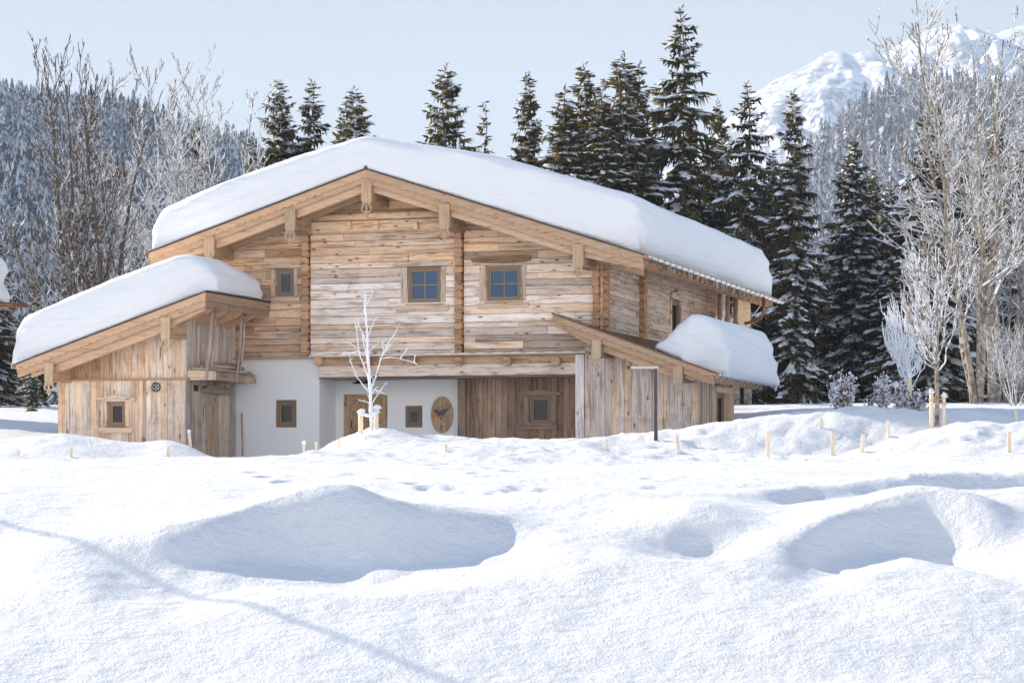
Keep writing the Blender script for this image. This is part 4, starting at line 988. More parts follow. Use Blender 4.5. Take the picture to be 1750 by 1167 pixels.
Tl=lambda u: float(np.interp(u,[ul0,ul0+.35,ul0+.7,ul0+1.1,ul0+1.5,10.5],[.05,.42,.92,1.30,1.48,1.74]))
usl=np.concatenate([np.linspace(ul0,ul0+1.6,40),np.linspace(ul0+1.65,10.78,30)])
snow_slab('roof_snow','short rounded snow block on the lower edge of the right lean-to roof',usl,-1.36,6.2,lambda u:zl_(u),Tl,.12,.95,(.0,.85),seed=3,group='snow on the roofs')
# thin snow line on the ledge and a lump on the lean-to gutter
s=MB(); n=60; top=[(-1.7+8.2*k/n,3.613+.03+.012*math.sin(k*1.7)) for k in range(n+1)]
s.prism([(-1.7,3.6135),(6.5,3.6135)]+top[::-1],-.19,-.06,lambda a,b,d:huv(a,d,b)); o=s.build('ledge_snow',M['roofsnow'],None); tag(o,'thin strip of snow lying on the ledge above the entrance recess','snow strip')
def blob(name,c,r,label,cat,mat,seed=0,parent=None,group=None,n1=14,n2=10,amp=.5):
    V=[];q=[]
    for i in range(n2+1):
        th=math.pi*i/n2
        for j in range(n1):
            ph=2*math.pi*j/n1; d=(math.sin(th)*math.cos(ph),math.sin(th)*math.sin(ph),math.cos(th))
            k=1+amp*float(fbm(np.array([d[0]*1.5+seed*3.1+d[2]]),np.array([d[1]*1.5+seed+d[2]*.7]),3)[0])*2*(math.sin(th) if i in(0,n2) else 1)
            V.append((c[0]+d[0]*r[0]*k,c[1]+d[1]*r[1]*k,c[2]+d[2]*r[2]*k))
    for i in range(n2):
        for j in range(n1): q.append((i*n1+j,i*n1+(j+1)%n1,(i+1)*n1+(j+1)%n1,(i+1)*n1+j))
    o=mesh_np(name,V,q[::1],mat,parent,True)
    if label: tag(o,label,cat,group)
    return o
v_,z_=6.30,zl_(LU1)
blob('gutter_snow',huv(LU1+.12,v_-.1,z_+.0),(.13,.35,.22),'small snow lump frozen on the end of the lean-to gutter','snow lump',M['roofsnow'],4)
# ---------------------------------------------------------------- neighbouring roof corner at the left edge
NB=empty('neighbour_chalet','corner of a neighbouring chalet roof with gutter cut by the left photo edge','chalet',at(-150,700,82),0)
nx,ny,nz=at(-150,700,82); OFF[NB.as_pointer()]=(nx,ny,nz)
e=at(8,522,82); m=MB(); m.box(e[0]-9,e[0]-3.2,ny-1,ny+4,1.5,e[2]-.3,(.45,.32,.22),2); m.build('wall',M['old'],NB)
m=MB(); m.prism([(e[0]-9,e[2]+2.9),(e[0],e[2]-.12),(e[0],e[2]+.06),(e[0]-9,e[2]+3.1)],ny-1.5,ny+.6,'x',(.36,.22,.14),0); m.box(e[0]-.55,e[0]-.05,ny-1.4,ny-1.0,e[2]-.42,e[2]-.14,(.50,.34,.2),0); m.build('roof',M['new'],NB)
m=MB(); gx=at(62,529,82)
m.tube([(e[0]-1.5,ny-1.6,e[2]-.02),(gx[0],ny-1.6,gx[2]+.02)],.07,8); m.build('gutter',M['copper'],NB)
V=[];q=[]
pro=[(-8,3.3),(-.5,.05),(.02,.10),(.14,.28),(.0,.55),(-.16,.72),(-.14,.92),(.0,1.1),(-.02,1.35),(-.2,1.55),(-.7,1.75),(-8,4.6)]
for i,y in enumerate(np.linspace(ny-1.5,ny+.5,12)):
    for a,b in pro: V.append((e[0]+a+.05*math.sin(i*2.+b*5),y,e[2]+b))
n=len(pro)
for i in range(11):
    for k in range(n): q.append((i*n+k,i*n+(k+1)%n,(i+1)*n+(k+1)%n,(i+1)*n+k))
me=bpy.data.meshes.new('roof_snow'); me.from_pydata(V,[],q+[list(range(n)),[11*n+k for k in range(n)][::-1]]); me.materials.append(M['roofsnow']); me.polygons.foreach_set("use_smooth",np.ones(len(me.polygons),bool))
o=bpy.data.objects.new('roof_snow',me); COL.objects.link(o); tag(o,'snow overhang on the neighbouring roof cut by the left photo edge','roof snow','snow on the roofs')
md=o.modifiers.new('s','SUBSURF'); md.levels=md.render_levels=2
# ---------------------------------------------------------------- spruces
def spruce_mesh(seed,Hh=18.,R=2.7,dens=1.,bare=.08,droop=1.,gap=0.,snow=.5,thin=1.):
    """trunk tubes, needle sprays and snow pads of one spruce, real size"""
    rg=np.random.default_rng(seed); r=random.Random(seed)
    V=[];Q=[];T=[]; SV=[];SF=[]; tr=MB()
    pts=[(.12*math.sin(k*1.3+seed)*k/12,.1*math.cos(k*1.1)*k/12,Hh*k/12) for k in range(13)]
    tr.tube(pts,[max(.015,.20*(1-k/12.3)) for k in range(13)],7)
    z=Hh*bare
    def spray(p,d,L,wd,col):
        wd*=.95
        d=np.array(d);d/=np.linalg.norm(d)+1e-9; up=np.array((0,0,1.)); s=np.cross(d,up); n=np.linalg.norm(s)
        s=s/n if n>.05 else np.array((1.,0,0)); a=r.uniform(-1.2,1.2); t=np.cross(s,d); s=s*math.cos(a)+t*math.sin(a)
        o=len(V); q=p+d*L*.45; e=p+d*L
        V.extend([p-s*wd*.3,p+s*wd*.3,q+s*wd*.62,e+s*wd*.08,e-s*wd*.08,q-s*wd*.62])
        Q.extend([(o,o+1,o+2,o+5),(o+5,o+2,o+3,o+4)]); T.extend([col,col])
    def pad(p,d,a,b,h):
        d=np.array(d,float);d[2]=0;d/=np.linalg.norm(d)+1e-9; d[2]=r.uniform(-.75,.15); s=np.array((-d[1],d[0],r.uniform(-.5,.3))); o=len(SV); n=7
        for k in range(n):
            an=2*math.pi*k/n; kk=r.uniform(.7,1.25); SV.append(p+d*math.cos(an)*a*kk+s*math.sin(an)*b*kk+np.array((0,0,-h*.5+r.uniform(-.02,.02))))
        for k in range(n):
            an=2*math.pi*k/n; kk=.62; SV.append(p+d*math.cos(an)*a*kk+s*math.sin(an)*b*kk+np.array((0,0,h*r.uniform(.3,.6))))
        SV.append(p+np.array((0,0,h*.75)))
        for k in range(n):
            k2=(k+1)%n; SF.append((o+k,o+k2,o+n+k2)); SF.append((o+k,o+n+k2,o+n+k)); SF.append((o+n+k,o+n+k2,o+2*n))
    lobes=[(r.uniform(0,6.28),r.uniform(.75,1.25)) for _ in range(5)]
    while z<Hh-.15:
        f=(z/Hh-bare)/(1-bare); prof=min(1,(1-f)**.80*1.02+.0)*(.55+.45*min(1,f*5+.2))
        Rz=R*prof*r.uniform(.72,1.12)+.10
        if gap and r.random()<gap: Rz*=.45
        nb=max(3,int((4+3*prof)*dens)); a0=r.random()*6.28
        for b in range(nb):
            an=a0+b*2*math.pi/nb+r.uniform(-.3,.3); L=Rz*r.uniform(.62,1.2)*(1+.13*math.sin(an*2+seed+z*.7))
            if L<.12: continue
            ca,sa=math.cos(an),math.sin(an); dr=droop*(.16+.30*(1-f))*L; lift=.22*L if f<.75 else .35*L
            zz=z+r.uniform(-.42,.42); rise=.25*L if f>.8 else 0
            def bp(s): return np.array((ca*L*s,sa*L*s,zz-dr*s*1.6+lift*s*s*1.1+rise*s))
            pc=[tuple(bp(s)) for s in (0,.35,.7,1.)]
            if L>.5: tr.tube(pc,[.035*min(1,L/2)+.008,.022*min(1,L/2)+.006,.013,.006],3,caps=False)
            hasn=r.random()<snow*1.7
            n=max(2,int(L/(.12/thin))); bc=r.uniform(.6,1.45)
            for k in range(n):
                s=.16+.84*(k+r.random()*.6)/n; p=bp(min(1,s)); wdt=(1-abs(s-.55)*.9)
                for sd_ in (-1,1):
                    l=(.20+.46*wdt*min(1,L/2.0))*r.uniform(.6,1.25); yaw=r.uniform(.5,1.15)*sd_
                    dx=ca*math.cos(yaw)-sa*math.sin(yaw); dy=sa*math.cos(yaw)+ca*math.sin(yaw)
                    col=tuple(bc*r.uniform(.65,1.35) for _ in range(1))*3
                    spray(p,(dx,dy,r.uniform(-.85,-.05)*(droop if f<.85 else -.2)),l,.105,col)
                if r.random()<.9*droop and f<.93:
                    spray(p,(ca*.25+r.uniform(-.2,.2),sa*.25+r.uniform(-.2,.2),-1),r.uniform(.28,.75)*min(1,L/1.4+.25),.095,tuple((bc*r.uniform(.5,1.1),)*3))
                if hasn and r.random()<.62:
                    q=p+np.array((r.uniform(-.14,.14),r.uniform(-.14,.14),.045)); w_=r.uniform(.35,1.0)**1.0*(1.9 if r.random()<.18 else 1.15)*min(1,.45+L/3.5)
                    pad(q,(ca,sa,0),.27*w_,.16*w_,.11*w_)
            e=bp(1.); spray(e,(ca,sa,.15),.32*min(1,L),.085,(bc,)*3)
        z+=(.24+.14*r.random())/dens*(1.0-.35*f)
    for k in range(10): spray(np.array((0,0,Hh-.1*k)),(r.uniform(-1,1),r.uniform(-1,1),.9),.22+.02*k,.05,(1.,)*3)
    return tr,np.array(V),np.array(Q),np.array(T),np.array(SV),np.array(SF)
PROTO={}
def spruce_proto(key,mat='needle',**kw):
    tr,V,Q,T,SV,SF=spruce_mesh(**kw); Hh=kw.get('Hh',18.)
    tm=tr; root=bpy.data.objects.new('spruce',None); COL.objects.link(root)
    t=tm.build('trunk',M['bark'],root)
    c=mesh_np('crown',V,Q,M[mat],root,False,np.clip(T,0,2.2)); s=mesh_np('branch_snow',SV,SF,M['clump'],root,True,fsize=3); s['kind']='stuff'
    root['h']=Hh; PROTO[key]=[root,False]; return root
spruce_proto('a',seed=1,snow=.42); spruce_proto('b',seed=2,R=2.2,gap=.15,snow=.45,droop=1.15); spruce_proto('c',seed=3,R=3.1,snow=.55,dens=1.08)
spruce_proto('d',seed=4,R=2.3,gap=.30,bare=.22,snow=.38,droop=1.3,dens=.9); spruce_proto('e',seed=5,R=2.7,snow=.62,dens=1.05); spruce_proto('t',seed=6,R=1.25,dens=.62,thin=.55,gap=.1,snow=.25)
spruce_proto('g',mat='gold',seed=8,R=2.9,snow=.72,droop=1.2); spruce_proto('o',mat='gold',seed=9,R=2.5,snow=.45,gap=.1,dens=1.1)
def put_spruce(key,px,pytop,Y,wd,label,group='spruces behind the chalet',rz=None,tilt=0):
    root,used=PROTO[key]; x=(px-CX)/F*Y; zg=_h1(x,Y)-.1; zt=(HY-pytop)/F*Y; Hh=root['h']; k=(zt-zg)/Hh
    if not used: o=root; PROTO[key][1]=True
    else: o=copy_tree(root)
    o.location=(x,Y,zg); wd*=1.28; o.scale=(k*wd,k*wd,k); o.rotation_euler=(0,tilt,random.random()*6.28 if rz is None else rz)
    tag(o,label,'spruce tree',group); return o
named=[('d',1165,15,127,1.05,'tallest spruce, its tip rising highest above the right half of the chalet roof'),
 ('a',1068,92,126,1.15,'broad dark spruce just left of the tallest spruce'),('b',1093,108,132,.95,'spruce crowded against the left side of the tallest spruce'),
 ('e',1000,110,129,1.05,'snowy spruce between the lone roof-side spruce and the broad dark one'),('o',965,148,124,1.15,'olive green spruce low behind the right roof slope'),
 ('o',1030,140,124,1.1,'olive tinged spruce in front of the broad dark spruce'),('b',903,124,128,1.0,'slim spruce standing apart right of the thin bare conifer'),
 ('t',827,178,130,1.0,'thin sparse conifer between two full spruces above the roof ridge'),('a',762,109,126,.95,'lone spruce right of the ridge of the chalet roof'),
 ('e',607,150,128,1.0,'small spruce just left of the roof ridge'),('c',585,196,133,.7,'stubby spruce tip beside the small spruce left of the roof ridge'),
 ('b',532,138,126,1.05,'narrow spruce in the middle of the trio above the left roof slope'),('c',477,143,127,.95,'broad snowy spruce leftmost of the trio above the left roof slope'),
 ('a',432,232,124,.75,'short spruce at the foot of the left hill beside the roof'),('d',337,192,120,.75,'dark ragged spruce behind the bare tree left of the roof'),
 ('a',1228,172,131,.85,'slim snowy spruce right of the tallest spruce'),('d',1277,143,122,1.1,'dark spruce with a pale visible trunk behind the roof end'),
 ('b',1357,155,120,.95,'tall slender spruce in front of the snowy mountain'),('e',1458,236,126,1.05,'snow covered spruce in the gap below the wooded hill'),
 ('c',1492,292,128,.85,'lower snowy spruce right of the gap below the wooded hill'),('e',1521,308,124,.8,'small white flecked spruce beside the golden one'),
 ('g',1592,163,118,1.05,'golden lit snowy spruce behind the bare frosted tree'),('o',1706,205,128,1.0,'spruce behind the right bare tree crown'),
 ('c',1650,235,131,.9,'dark snowy spruce hidden among bare branches at right'),('c',1320,262,129,.8,'short spruce between the dark and the slender spruce'),('a',1745,240,123,.9,'spruce cut by the right photo edge'),
 ('a',62,470,112,.8,'dark green spruce low above the left shed roof'),('o',55,585,98,.85,'low olive spruce under the left shed roof edge'),('c',-8,400,118,1.0,'spruce cut by the left photo edge')]
for n_ in named: put_spruce(*n_)
rr=random.Random(21); k=0
where=['above the right roof slope','behind the roof end','right of the chalet','below the wooded hill','behind the planted saplings','behind the frosted tree']
for i in range(58):
    px=rr.choice((rr.uniform(880,1250),rr.uniform(1230,1760),rr.uniform(1260,1760)))
    top=rr.uniform(235,360) if px<1260 else rr.uniform(330,480); Y=rr.uniform(122,175)
    if 1385<px<1470: top+=70
    key=rr.choice('abcdee'); wz=where[0] if px<1150 else where[1] if px<1300 else where[2] if px<1400 else where[3] if px<1510 else where[4] if px<1600 else where[5]
    put_spruce(key,px,top,Y,rr.uniform(.85,1.2),'dark spruce filling the dense stand '+wz,'spruces of the dense stand '+wz)
for i in range(13):
    put_spruce(rr.choice('abce'),rr.uniform(395,665) if i<7 else rr.uniform(-60,390),rr.uniform(262,330) if i<7 else rr.uniform(330,480),rr.uniform(128,165),rr.uniform(.8,1.1),'lower snowy spruce behind the left half of the chalet roof' if i<7 else 'snowy spruce behind the bare trees at left','lower spruces behind the left roof' if i<7 else 'spruces behind the bare trees at left')
for i,(px,Y) in enumerate(((-150,112),(-330,120),(1900,125),(2050,130),(2230,126),(-520,130),(1830,140))):
    put_spruce('abcde'[i%5],px,200+30*(i%3),Y,1.,'spruce beyond the photo edge','spruces beyond the frame')
# ---------------------------------------------------------------- bare deciduous trees
def grow_tree(seed,stems,Hh,spread,mat,levels=3,rad=.11,child=14,cl=.34,ang=(.45,.95),up=.55,minr=.009,base=.0,fine=1.,side=None):
    r=random.Random(seed); m=MB(); m2=MB()
    def limb(p,d,L,ra,lev,mb):
        n=5 if lev else 11; pts=[Vector(p)]; dd=Vector(d).normalized(); rr_=[ra]
        for k in range(n):
            dd=(dd+Vector((r.uniform(-1,1),r.uniform(-1,1),r.uniform(-.6,1)))*(.13 if lev==0 else .20)+Vector((0,0,up*.10*(1 if lev else .5)))).normalized()
            pts.append(pts[-1]+dd*L/n); rr_.append(max(minr,ra*(1-(k+1)/n*.88)))
        mb.tube([tuple(q) for q in pts],rr_,5 if lev<1 else 3,caps=False)
        if lev>=levels: return
        nc=int(child*(1,.62,.5,.4)[lev]*fine*max(.5,min(1.4,L/(Hh*cl**lev)))); 
        for c in range(nc):
            s=(.22 if lev==0 else .12)+(.97-(.22 if lev==0 else .12))*(c+r.random())/max(1,nc); i=min(n-1,int(s*n)); fr=s*n-i
            q=pts[i].lerp(pts[i+1],fr); ax=(pts[i+1]-pts[i]).normalized(); a=r.uniform(*ang); ph=r.random()*6.28
            x=ax.orthogonal().normalized(); y=ax.cross(x); nd=ax*math.cos(a)+(x*math.cos(ph)+y*math.sin(ph))*math.sin(a)
            if nd.z<-.15: nd.z*=-.4
            l=L*cl*(1.25-.75*s)*r.uniform(.6,1.25)*(1.35 if lev else 1)
            limb(q,nd,l,max(minr,rr_[i]*.5),lev+1,m2)
    for s in range(stems):
        a=2*math.pi*s/max(1,stems)+r.random(); k=spread*r.uniform(.25,1.) if stems>1 else spread*.2
        limb((.12*math.cos(a)*(stems>1),.12*math.sin(a)*(stems>1),0),(math.sin(k)*math.cos(a),math.sin(k)*math.sin(a),math.cos(k)),Hh*r.uniform(.78,1.0)/1.0,rad*r.uniform(.7,1.1),0,m)
    if side:
        for (h,a,L) in side: limb((0,0,h),(math.cos(a),math.sin(a)*.3,.35),L,rad*.45,1,m2)
    return m,m2
def bare_tree(key,name,mat,mat2=None,**kw):
    m,m2=grow_tree(mat=mat,**kw); root=bpy.data.objects.new(name,None); COL.objects.link(root)
    m.build('trunk',M[mat],root); m2.build('branches',M[mat2 or mat],root)
    root['h']=kw['Hh']*.92; PROTO[key]=[root,False]
bare_tree('B1','bare_tree','twig',seed=31,stems=8,Hh=13.5,spread=.34,child=14,cl=.30,ang=(.3,.7),rad=.13,minr=.0145,side=[(1.5,3.3,5.),(2.6,2.9,4.5),(1.8,.2,5.),(3.4,.1,4.)])
bare_tree('B2','bare_tree','frost',seed=32,stems=3,Hh=11.,spread=.22,child=14,cl=.30,ang=(.3,.7),rad=.10,minr=.015)
bare_tree('B3','bare_tree','frost',seed=33,stems=5,Hh=7.,spread=.55,child=15,cl=.38,ang=(.4,1.1),rad=.07,minr=.010)
bare_tree('F1','frosted_tree','birch','frost',seed=41,stems=5,Hh=15.,spread=.21,child=14,cl=.30,ang=(.4,.9),rad=.14,minr=.016,side=[(3,3.2,3.),(4.2,2.8,4.),(5.5,3.4,3.5),(4.,0.,4.)])
bare_tree('F2','frosted_tree','birch','frost',seed=42,stems=2,Hh=16.,spread=.10,child=19,cl=.26,ang=(.5,1.05),rad=.15,minr=.015)
bare_tree('F3','frosted_shrub','frost',seed=43,stems=10,Hh=5.,spread=.8,child=12,cl=.4,ang=(.4,1.),rad=.04,minr=.010,levels=2)
def put_bare(key,px,pytop,Y,wd,label,cat='bare tree',group=None,pyb=None):
    root,used=PROTO[key]; x=(px-CX)/F*Y; zg=_h1(x,Y)-.1; zt=(HY-pytop)/F*Y; k=(zt-zg)/root['h']
    if not used: o=root; PROTO[key][1]=True
    else: o=copy_tree(root)
    o.location=(x,Y,zg); o.scale=(k*wd,k*wd,k); o.rotation_euler=(0,0,random.random()*6.28 if used else 0)
    tag(o,label,cat,group); return o
put_bare('B1',160,84,100,.9,'big many-stemmed bare tree behind the left shed roof')
for a in [('B2',305,128,112,.85,'slim bare tree left of the roof end, tallest of the pair'),('B2',372,158,116,.85,'slender bare tree nearest the left end of the main roof'),
 
 ('B3',345,292,108,1.1,'low twiggy tree against the left roof snow'),('B3',395,330,112,.9,'small snowy bush touching the left roof snow'),
 ]:
    put_bare(*a,group='bare trees behind the left shed')
put_bare('F1',1668,18,104,.95,'tall frosted bare tree with many stems and pale trunk at right','frosted tree')
put_bare('F2',1700,-50,108,1.1,'tallest bare tree, its top cut by the upper right corner','frosted tree')
put_bare('F2',1740,-10,112,1.0,'frosted tree whose trunk stands at the right photo edge','frosted tree')
put_bare('F1',1722,190,113,.85,'lower frosted tree filling the right edge','frosted tree')
put_bare('F3',1735,560,92,1.0,'frosted white shrub at the right edge by the tree trunks','frosted shrub')
# pale bare trunks under the spruces right of the lean-to
for px,Y,h in ((1258,112,4.2),(1278,110,5.)):
    x,_,_=at(px,0,Y); g=_h1(x,Y); R_=empty('pale_tree','pale snow spattered tree stem under the spruces, '+('left' if px<1270 else 'right')+' of two beside the lean-to','tree',(x,Y,g),0,'pale stems beside the lean-to')
    m=MB(); m.tube([(0,0,-.2),(.03,0,h*.5),(-.05,0,h)],[.17,.15,.12],9); m.build('trunk',M['birch'],R_)
    m=MB(); m.tube([(0,0,h*.7),(.6,0,h*.85),(1.1,0,h*.8)],[.03,.02,.01],5); m.build('limb',M['birch'],R_)
# ---------------------------------------------------------------- staked saplings, stakes and small things in the snow
def tubes_from_px(mb,lines,Y,mat=None,n=6,dy=None,jit=.0):
    for ln,(r0,r1) in lines:
        L=len(ln); pts=[]
        for k,(px,py) in enumerate(ln):
            y=Y+(dy*(k/(L-1)) if dy else 0); pts.append(at(px,py,y))
        # little knots of frost along the twig
        P=[];R=[]
        for i in range(L-1):
            a=Vector(pts[i]);b=Vector(pts[i+1]); m=max(2,int((b-a).length/.09))
            for k in range(m): P.append(a.lerp(b,k/m)+Vector((random.uniform(-1,1),0,random.uniform(-1,1)))*jit); t=(i+k/m)/(L-1); R.append((r0+(r1-r0)*t)*random.uniform(.8,1.3))
        P.append(Vector(pts[-1]));R.append(r1*.7); mb.tube([tuple(p) for p in P],R,n)
        for q in range(int(len(P)*.35)):
            p=random.choice(P[2:]) if len(P)>3 else P[-1]; mb.tube([tuple(p),tuple(p+Vector((random.uniform(-.09,.09),random.uniform(-.05,.05),random.uniform(.01,.09))))],[.010,.008],5)
def sapling_front():
    X,Y,g=hit(636,735,58,66); Y=62.6
    b=at(636,745,Y); S=empty('sapling','small frosted white sapling tied between two posts in front of the entrance','sapling',b); OFF[S.as_pointer()]=b
    m=MB(); tubes_from_px(m,[([(636,745),(634,700),(633,672),(631,640),(629,600),(627,560),(624,520),(626,500)],(.048,.011))],Y,jit=.008); m.build('trunk',M['rime'],S)
    m=MB()
    L=[[(634,672),(622,660),(607,640),(600,620),(595,602)],[(635,690),(624,686),(613,683)],[(634,668),(640,650),(648,622),(656,600),(668,580),(676,568),(683,553)],[(648,622),(653,607),(662,596),(672,583)],
     [(632,655),(624,630),(616,610),(612,590),(609,562),(605,545)],[(612,596),(600,588),(586,582)],[(611,600),(598,603),(579,607)],[(609,562),(613,552),(612,545)],[(630,625),(624,600),(620,580),(618,565)],[(628,590),(620,570),(613,555)],
     [(629,574),(636,556),(642,545),(648,541)],[(630,600),(638,593),(648,586)],[(656,600),(654,592),(653,583)],[(655,612),(668,610),(684,613),(700,617),(713,623)],[(684,613),(693,600),(697,594)],[(708,619),(709,606)],
     [(627,520),(632,510),(634,505)],[(624,512),(622,506),(627,493)],[(636,690),(646,672),(655,660),(662,655)],[(664,598),(660,590)],[(636,660),(633,650)],[(662,594),(668,592)],[(626,540),(621,530)],[(637,700),(646,703),(650,705)],[(634,676),(640,665),(646,668),(662,675)]]
    tubes_from_px(m,[(l,(.014,.007)) for l in L],Y,dy=.25,jit=.008); m.build('branches',M['rime'],S)
    return Y
YS=sapling_front()
def pole(name,px,pyt,pyb,Y,r,label,cat,mat,group=None,lean=0.,sq=False,cap=True,depth=.35):
    a=at(px-lean,pyb,Y); b=at(px+lean,pyt,Y); a=(a[0],a[1],a[2]-depth*.5); m=MB()
    if sq: m.bar(a,b,r*2,r*1.3,vary((.58,.49,.37),.08),up=(0,1,0))
    else: m.tube([a,tuple((Vector(a)+Vector(b))/2),b],[r*1.03,r,r*.96],10,vary((.62,.53,.41),.06))
    o=m.build(name,mat); ox=Vector(a)
    me=o.data; me.transform(__import__('mathutils').Matrix.Translation(-ox)); o.location=ox
    tag(o,label,cat,group); return o,b
M['stake']=wood_mat('pale_stake_wood',.15,.25,.7)
gp='support posts of the sapling by the entrance'
for px,pt,pb,lab in ((616.5,706,742,'left support post of the frosted sapling by the entrance, snow on top'),(643,700,740,'right support post of the frosted sapling by the entrance, snow on top')):
    o,b=pole('tree_post',px,pt,pb,YS+.1,.058,lab,'post',M['stake'],gp); 
    blob('post_snow',(b[0],b[1],b[2]+.03),(.088,.085,.075),'snow cap on the '+lab.split(',')[0].replace('support post','post'),'snow cap',M['clump'],px,group='snow caps on the sapling posts')
m=MB(); a=at(616,706,YS); b=at(645,702,YS); m.tube([a,at(628,710,YS),at(636,709,YS),b],[.05,.045,.055,.06],7); o=m.build('tie_rope',M['clump']); tag(o,'snow covered rope tying the entrance sapling to its posts','rope')
# right group: staked trees and shrubs on the bank
def vase_tree(px,pyb,pyt,Y,spread,nb,label,mat,trunk_px=None,hf=.28,rt=.05,seed=1,name='sapling',tmat=None):
    r=random.Random(seed); b=at(px,pyb,Y); Hh=(pyb-pyt)/F*Y; S=empty(name,label,'sapling',b); OFF[S.as_pointer()]=(0,0,0)
    m=MB(); zt=Hh*hf; m.tube([(0,0,-.3),(.01,0,zt*.5),(0,0,zt),(.02,.02,Hh*.6),(-.03,0,Hh)],[rt*1.1,rt,rt*.9,rt*.4,.010],8); m.build('trunk',M[tmat or mat],S)
    m=MB()
    for k in range(nb):
        a=r.random()*6.28; z0=zt*r.uniform(.75,1.0)+Hh*.35*(k/nb)**1.5; L=(Hh-z0)*r.uniform(.45,1.); o_=spread*r.uniform(.35,1)*(1-.4*(z0-zt)/Hh)
        P=[(0,0,z0)]; R=[rt*.45]
        for i in range(1,8):
            t=i/7; q=o_*(t**.55); P.append((math.cos(a)*q+r.uniform(-.06,.06),math.sin(a)*q+r.uniform(-.06,.06),z0+L*t**1.15)); R.append(max(.011,rt*.45*(1-t*.8)))
        m.tube(P,R,5,caps=False)
        for c in range(9):
            i=r.randint(2,6); p=Vector(P[i]); aa=a+r.uniform(-1.5,1.5); l=r.uniform(.25,.8)*Hh*.18
            m.tube([tuple(p),tuple(p+Vector((math.cos(aa)*l*.5,math.sin(aa)*l*.5,l*.55))),tuple(p+Vector((math.cos(aa)*l*.65,math.sin(aa)*l*.65,l*1.3)))],[.014,.012,.009],4,caps=False)
    m.build('branches',M[mat],S); return S
X,Y1,g=hit(1601,728,45,70); 
vase_tree(1601,730,418,Y1,1.0,22,'young tree with upswept frosted branches tied between two thick posts at right','frost',seed=3,hf=.33,rt=.055,tmat='birch')
gq='thick posts of the staked tree at right'
for px,pt,pb,lab in ((1592,672,732,'left thick post of the staked young tree at right, snow capped'),(1613,678,728,'right thick post of the staked young tree at right, snow capped')):
    o,b=pole('tree_post',px,pt,pb,Y1-.05,.05,lab,'post',M['stake'],gq); blob('post_snow',(b[0],b[1],b[2]+.03),(.072,.07,.062),'snow cap on the '+lab.split(',')[0].replace('thick post','post'),'snow cap',M['clump'],px,group='snow caps at right')
    m=MB(); m.tube([(b[0]+.06*math.cos(a),b[1]+.06*math.sin(a),b[2]-.16) for a in np.linspace(0,6.283,9)],.018,6,(.5,.33,.17)); o=m.build('jute_tie',M['stake']); tag(o,'brown rope wound round the '+lab.split(' of')[0]+' beside the young tree','rope')
m=MB(); m.tube([at(1592,678,Y1),at(1602,682,Y1),at(1613,683,Y1)],.022,6,(.5,.33,.17)); o=m.build('tie_rope',M['stake']); tag(o,'brown rope spanning the two thick posts of the young tree','rope')
vase_tree(1553,705,505,66.5,.75,30,'white rimed vase shaped shrub tree left of the staked young tree','rime',seed=5,hf=.22,rt=.04)
for px,pt,pb,lab in ((1532,662,700,'short snow capped post left of the rimed tree'),(1555,645,702,'taller snow capped post in front of the rimed tree')):
    o,b=pole('tree_post',px,pt,pb,66.2,.045,lab,'post',M['stake'],'posts by the rimed tree'); blob('post_snow',(b[0],b[1],b[2]+.05),(.062,.06,.075),'snow cap on the '+lab.replace('snow capped ',''),'snow cap',M['clump'],px,group='snow caps at right')
def shrub(px,pyb,pyt,Y,wd,nb,label,seed,red=True):
    r=random.Random(seed); b=at(px,pyb,Y); Hh=(pyb-pyt)/F*Y; S=empty('shrub',label,'shrub',b); OFF[S.as_pointer()]=(0,0,0); m=MB(); lf=MB(); 
    for k in range(nb):
        a=r.random()*6.28; o_=wd*r.uniform(.1,1); L=Hh*r.uniform(.5,1)*(1-.35*o_/wd); P=[(0.3*o_*math.cos(a),.3*o_*math.sin(a),-.1)]
        for i in range(1,6): t=i/5; P.append((math.cos(a)*o_*(.3+.7*t)+r.uniform(-.04,.04),math.sin(a)*o_*(.3+.7*t),L*t))
        m.tube(P,[.02,.018,.016,.014,.012,.010],4,caps=False)
        for q in range(13 if red else 3):
            i=r.randint(1,5); p=Vector(P[i])+Vector((r.uniform(-.1,.1),r.uniform(-.1,.1),r.uniform(-.1,.1))); s=r.uniform(.02,.055)
            d=Vector((r.uniform(-1,1),r.uniform(-1,1),r.uniform(-1,1))).normalized(); e=d.orthogonal().normalized()*s
            o=len(lf.v); lf.v+= [tuple(p-e),tuple(p+d*s),tuple(p+e),tuple(p-d*s)]; lf.face([o,o+1,o+2,o+3],(1,1,1),[(0,0,0)]*4)
    m.build('stems',M['frost'],S); lf.build('leaves',M['leaf'],S)
M['leaf']=bark_snow('frosted_red_leaves',(.10,.035,.04),(.20,.09,.09),-.05,.3,(.80,.82,.88),40)
shrub(1441,703,630,64.5,.48,44,'bushy reddish brown leaved shrub dusted with snow right of the slender spruce',1)
shrub(1508,701,628,65,.26,26,'narrow snowy reddish shrub left of the capped posts',2)
shrub(1541,701,640,65.3,.22,20,'snowy reddish shrub between the two capped posts',3)
shrub(1572,705,660,65.2,.24,20,'low snowy reddish shrub right of the taller capped post',4)
shrub(1487,700,668,65.,.22,8,'sparse tuft of frosted stems in the snow left of the narrow shrub',5,False)
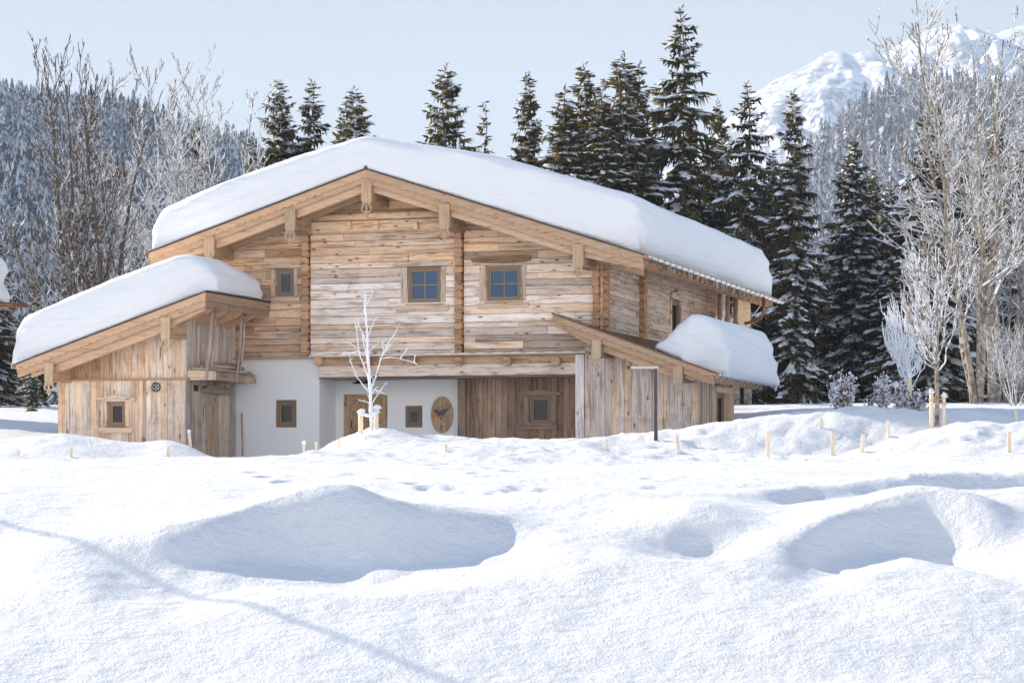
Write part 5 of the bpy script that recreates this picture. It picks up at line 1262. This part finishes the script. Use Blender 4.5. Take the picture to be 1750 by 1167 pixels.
# marker stakes: photo x, top, bottom, lean
ST=[(32,768,780,0),(122,766,781,0),(158,752,778,-6),(288,764,781,0),(325,737,766,-2),(519,756,770,0),(540,755,767,0),(579,750,763,0),(763,758,773,0),(1037,750,759,0),(1159,744,771,-2.5),(1312,737,780,0),(1403,714,732,0),(1423,737,779,0),(1474,742,772,1.2),(1519,718,747,-1.4),(1737,700,723,-1),(1725,737,773,0)]
lab=['short stake at the left photo edge','short stake in front of the left corner of the shed','white leaning stick in front of the shed window','pale stake in the snow before the shed, right of the leaning stick','snow tipped stake leaning at the shed side door','first tiny stake left of the sapling mound','second tiny stake left of the sapling mound','tiny stake on the sapling mound','tiny stake below the oval plaque','tiny stub left of the metal lamp post','snowy crooked stake right of the metal lamp post','tall stake at the dug out path, left of a pair','short stake on the far bank above the path','tall stake at the right end of the dug out path','stake casting a shadow on the right mound','leaning stake below the rimed tree','far stake at the right edge on the bank','near stake at the right edge on the mound']
for i,((px,pt,pb,ln),lb) in enumerate(zip(ST,lab)):
    lim=(60,66) if i in(4,12,15,16) else (46,60); X,Y,g=hit(px,pb,*lim); 
    pt2=pt; r_=.034 if pb-pt>25 else .03
    if i in(2,): o,b=pole('marker_stake',px,pt,pb,Y,.022,lb,'stake',M['rime'],'marker stakes in the snow',lean=ln)
    else: o,b=pole('marker_stake',px,pt,pb,Y,r_,lb,'stake',M['stake'],'marker stakes in the snow',lean=ln,sq=True)
    if i in(4,10,5): blob('stake_snow',(b[0],b[1],b[2]),(.045,.045,.05),'crumb of snow on the '+lb[:60].replace('snow tipped ','').replace('snowy ',''),'snow cap',M['clump'],i,group='snow caps on stakes')
# pole leaning on the plaster wall
u0,z0=fac(414.5,778,-.35); u1,z1=fac(413,706,-.04); m=MB(); m.tube([huv(u0,-.35,z0),huv(u1,-.04,z1)],[.032,.028],7,(.42,.32,.23)); o=m.build('leaning_pole',M['old']); tag(o,'weathered wooden pole leaning on the white plaster wall','pole')
# L-shaped steel lamp post
X,Y,g=hit(1121,753,50,66); p=at(1121,753,Y); top=at(1121,628,Y); LP=empty('lamp_post','slim brown L-shaped steel lamp post in front of the lean-to','lamp post',p); OFF[LP.as_pointer()]=p
m=MB(); m.box(p[0]-.045,p[0]+.035,p[1]-.03,p[1]+.03,p[2]-.3,top[2]-.03,(1,1,1)); m.build('pole',M['rust'],LP)
m=MB(); m.box(p[0]+.036,p[0]+.05,p[1]-.03,p[1]+.03,p[2]-.2,top[2]-.03,(1,1,1)); m.build('pole_edge',M['cream'],LP)
e=at(1073,628,Y); m=MB(); m.box(e[0],p[0]+.05,p[1]-.05,p[1]+.05,top[2]-.028,top[2]+.028,(1,1,1)); m.build('lamp_arm',M['cream'],LP)
m=MB(); m.box(e[0]-.02,e[0]+.06,p[1]-.055,p[1]+.055,top[2]-.04,top[2]+.035,(1,1,1)); m.build('arm_end',M['rust'],LP)
# cable overhead, outside the picture, whose shadow crosses the snow
def up_sun(px,py,L):
    X,Y,g=hit(px,py,14,60); return (X+SDIR[0]*L,Y+SDIR[1]*L,g+SDIR[2]*L)
a=Vector(up_sun(285,1000,19)); b=Vector(up_sun(760,1160,19)); d=(b-a).normalized(); m=MB(); pa=a-d*9; pb=b+d*9
m.tube([tuple(pa.lerp(pb,k/12)+Vector((0,0,-.1*math.sin(math.pi*k/12)))) for k in range(13)],.035,6); o=m.build('overhead_cable',M['iron']); tag(o,'black overhead cable whose shadow crosses the foreground snow','cable')
# ---------------------------------------------------------------- haze
def haze():
    m=MB(); m.box(-2600,3400,-120,7200,-8,1100,(1,1,1)); 
    pass
    t=NT('mountain_haze'); v=t.n("ShaderNodeVolumePrincipled"); v.inputs['Color'].default_value=(.72,.84,1,1); v.inputs['Density'].default_value=HAZE; v.inputs['Anisotropy'].default_value=.0
    t.l(v.outputs[0],t.out.inputs['Volume']); o=m.build('haze',t.m); tag(o,'thin pale blue winter haze in the valley','haze',kind='stuff')
HAZE=.00011
haze()
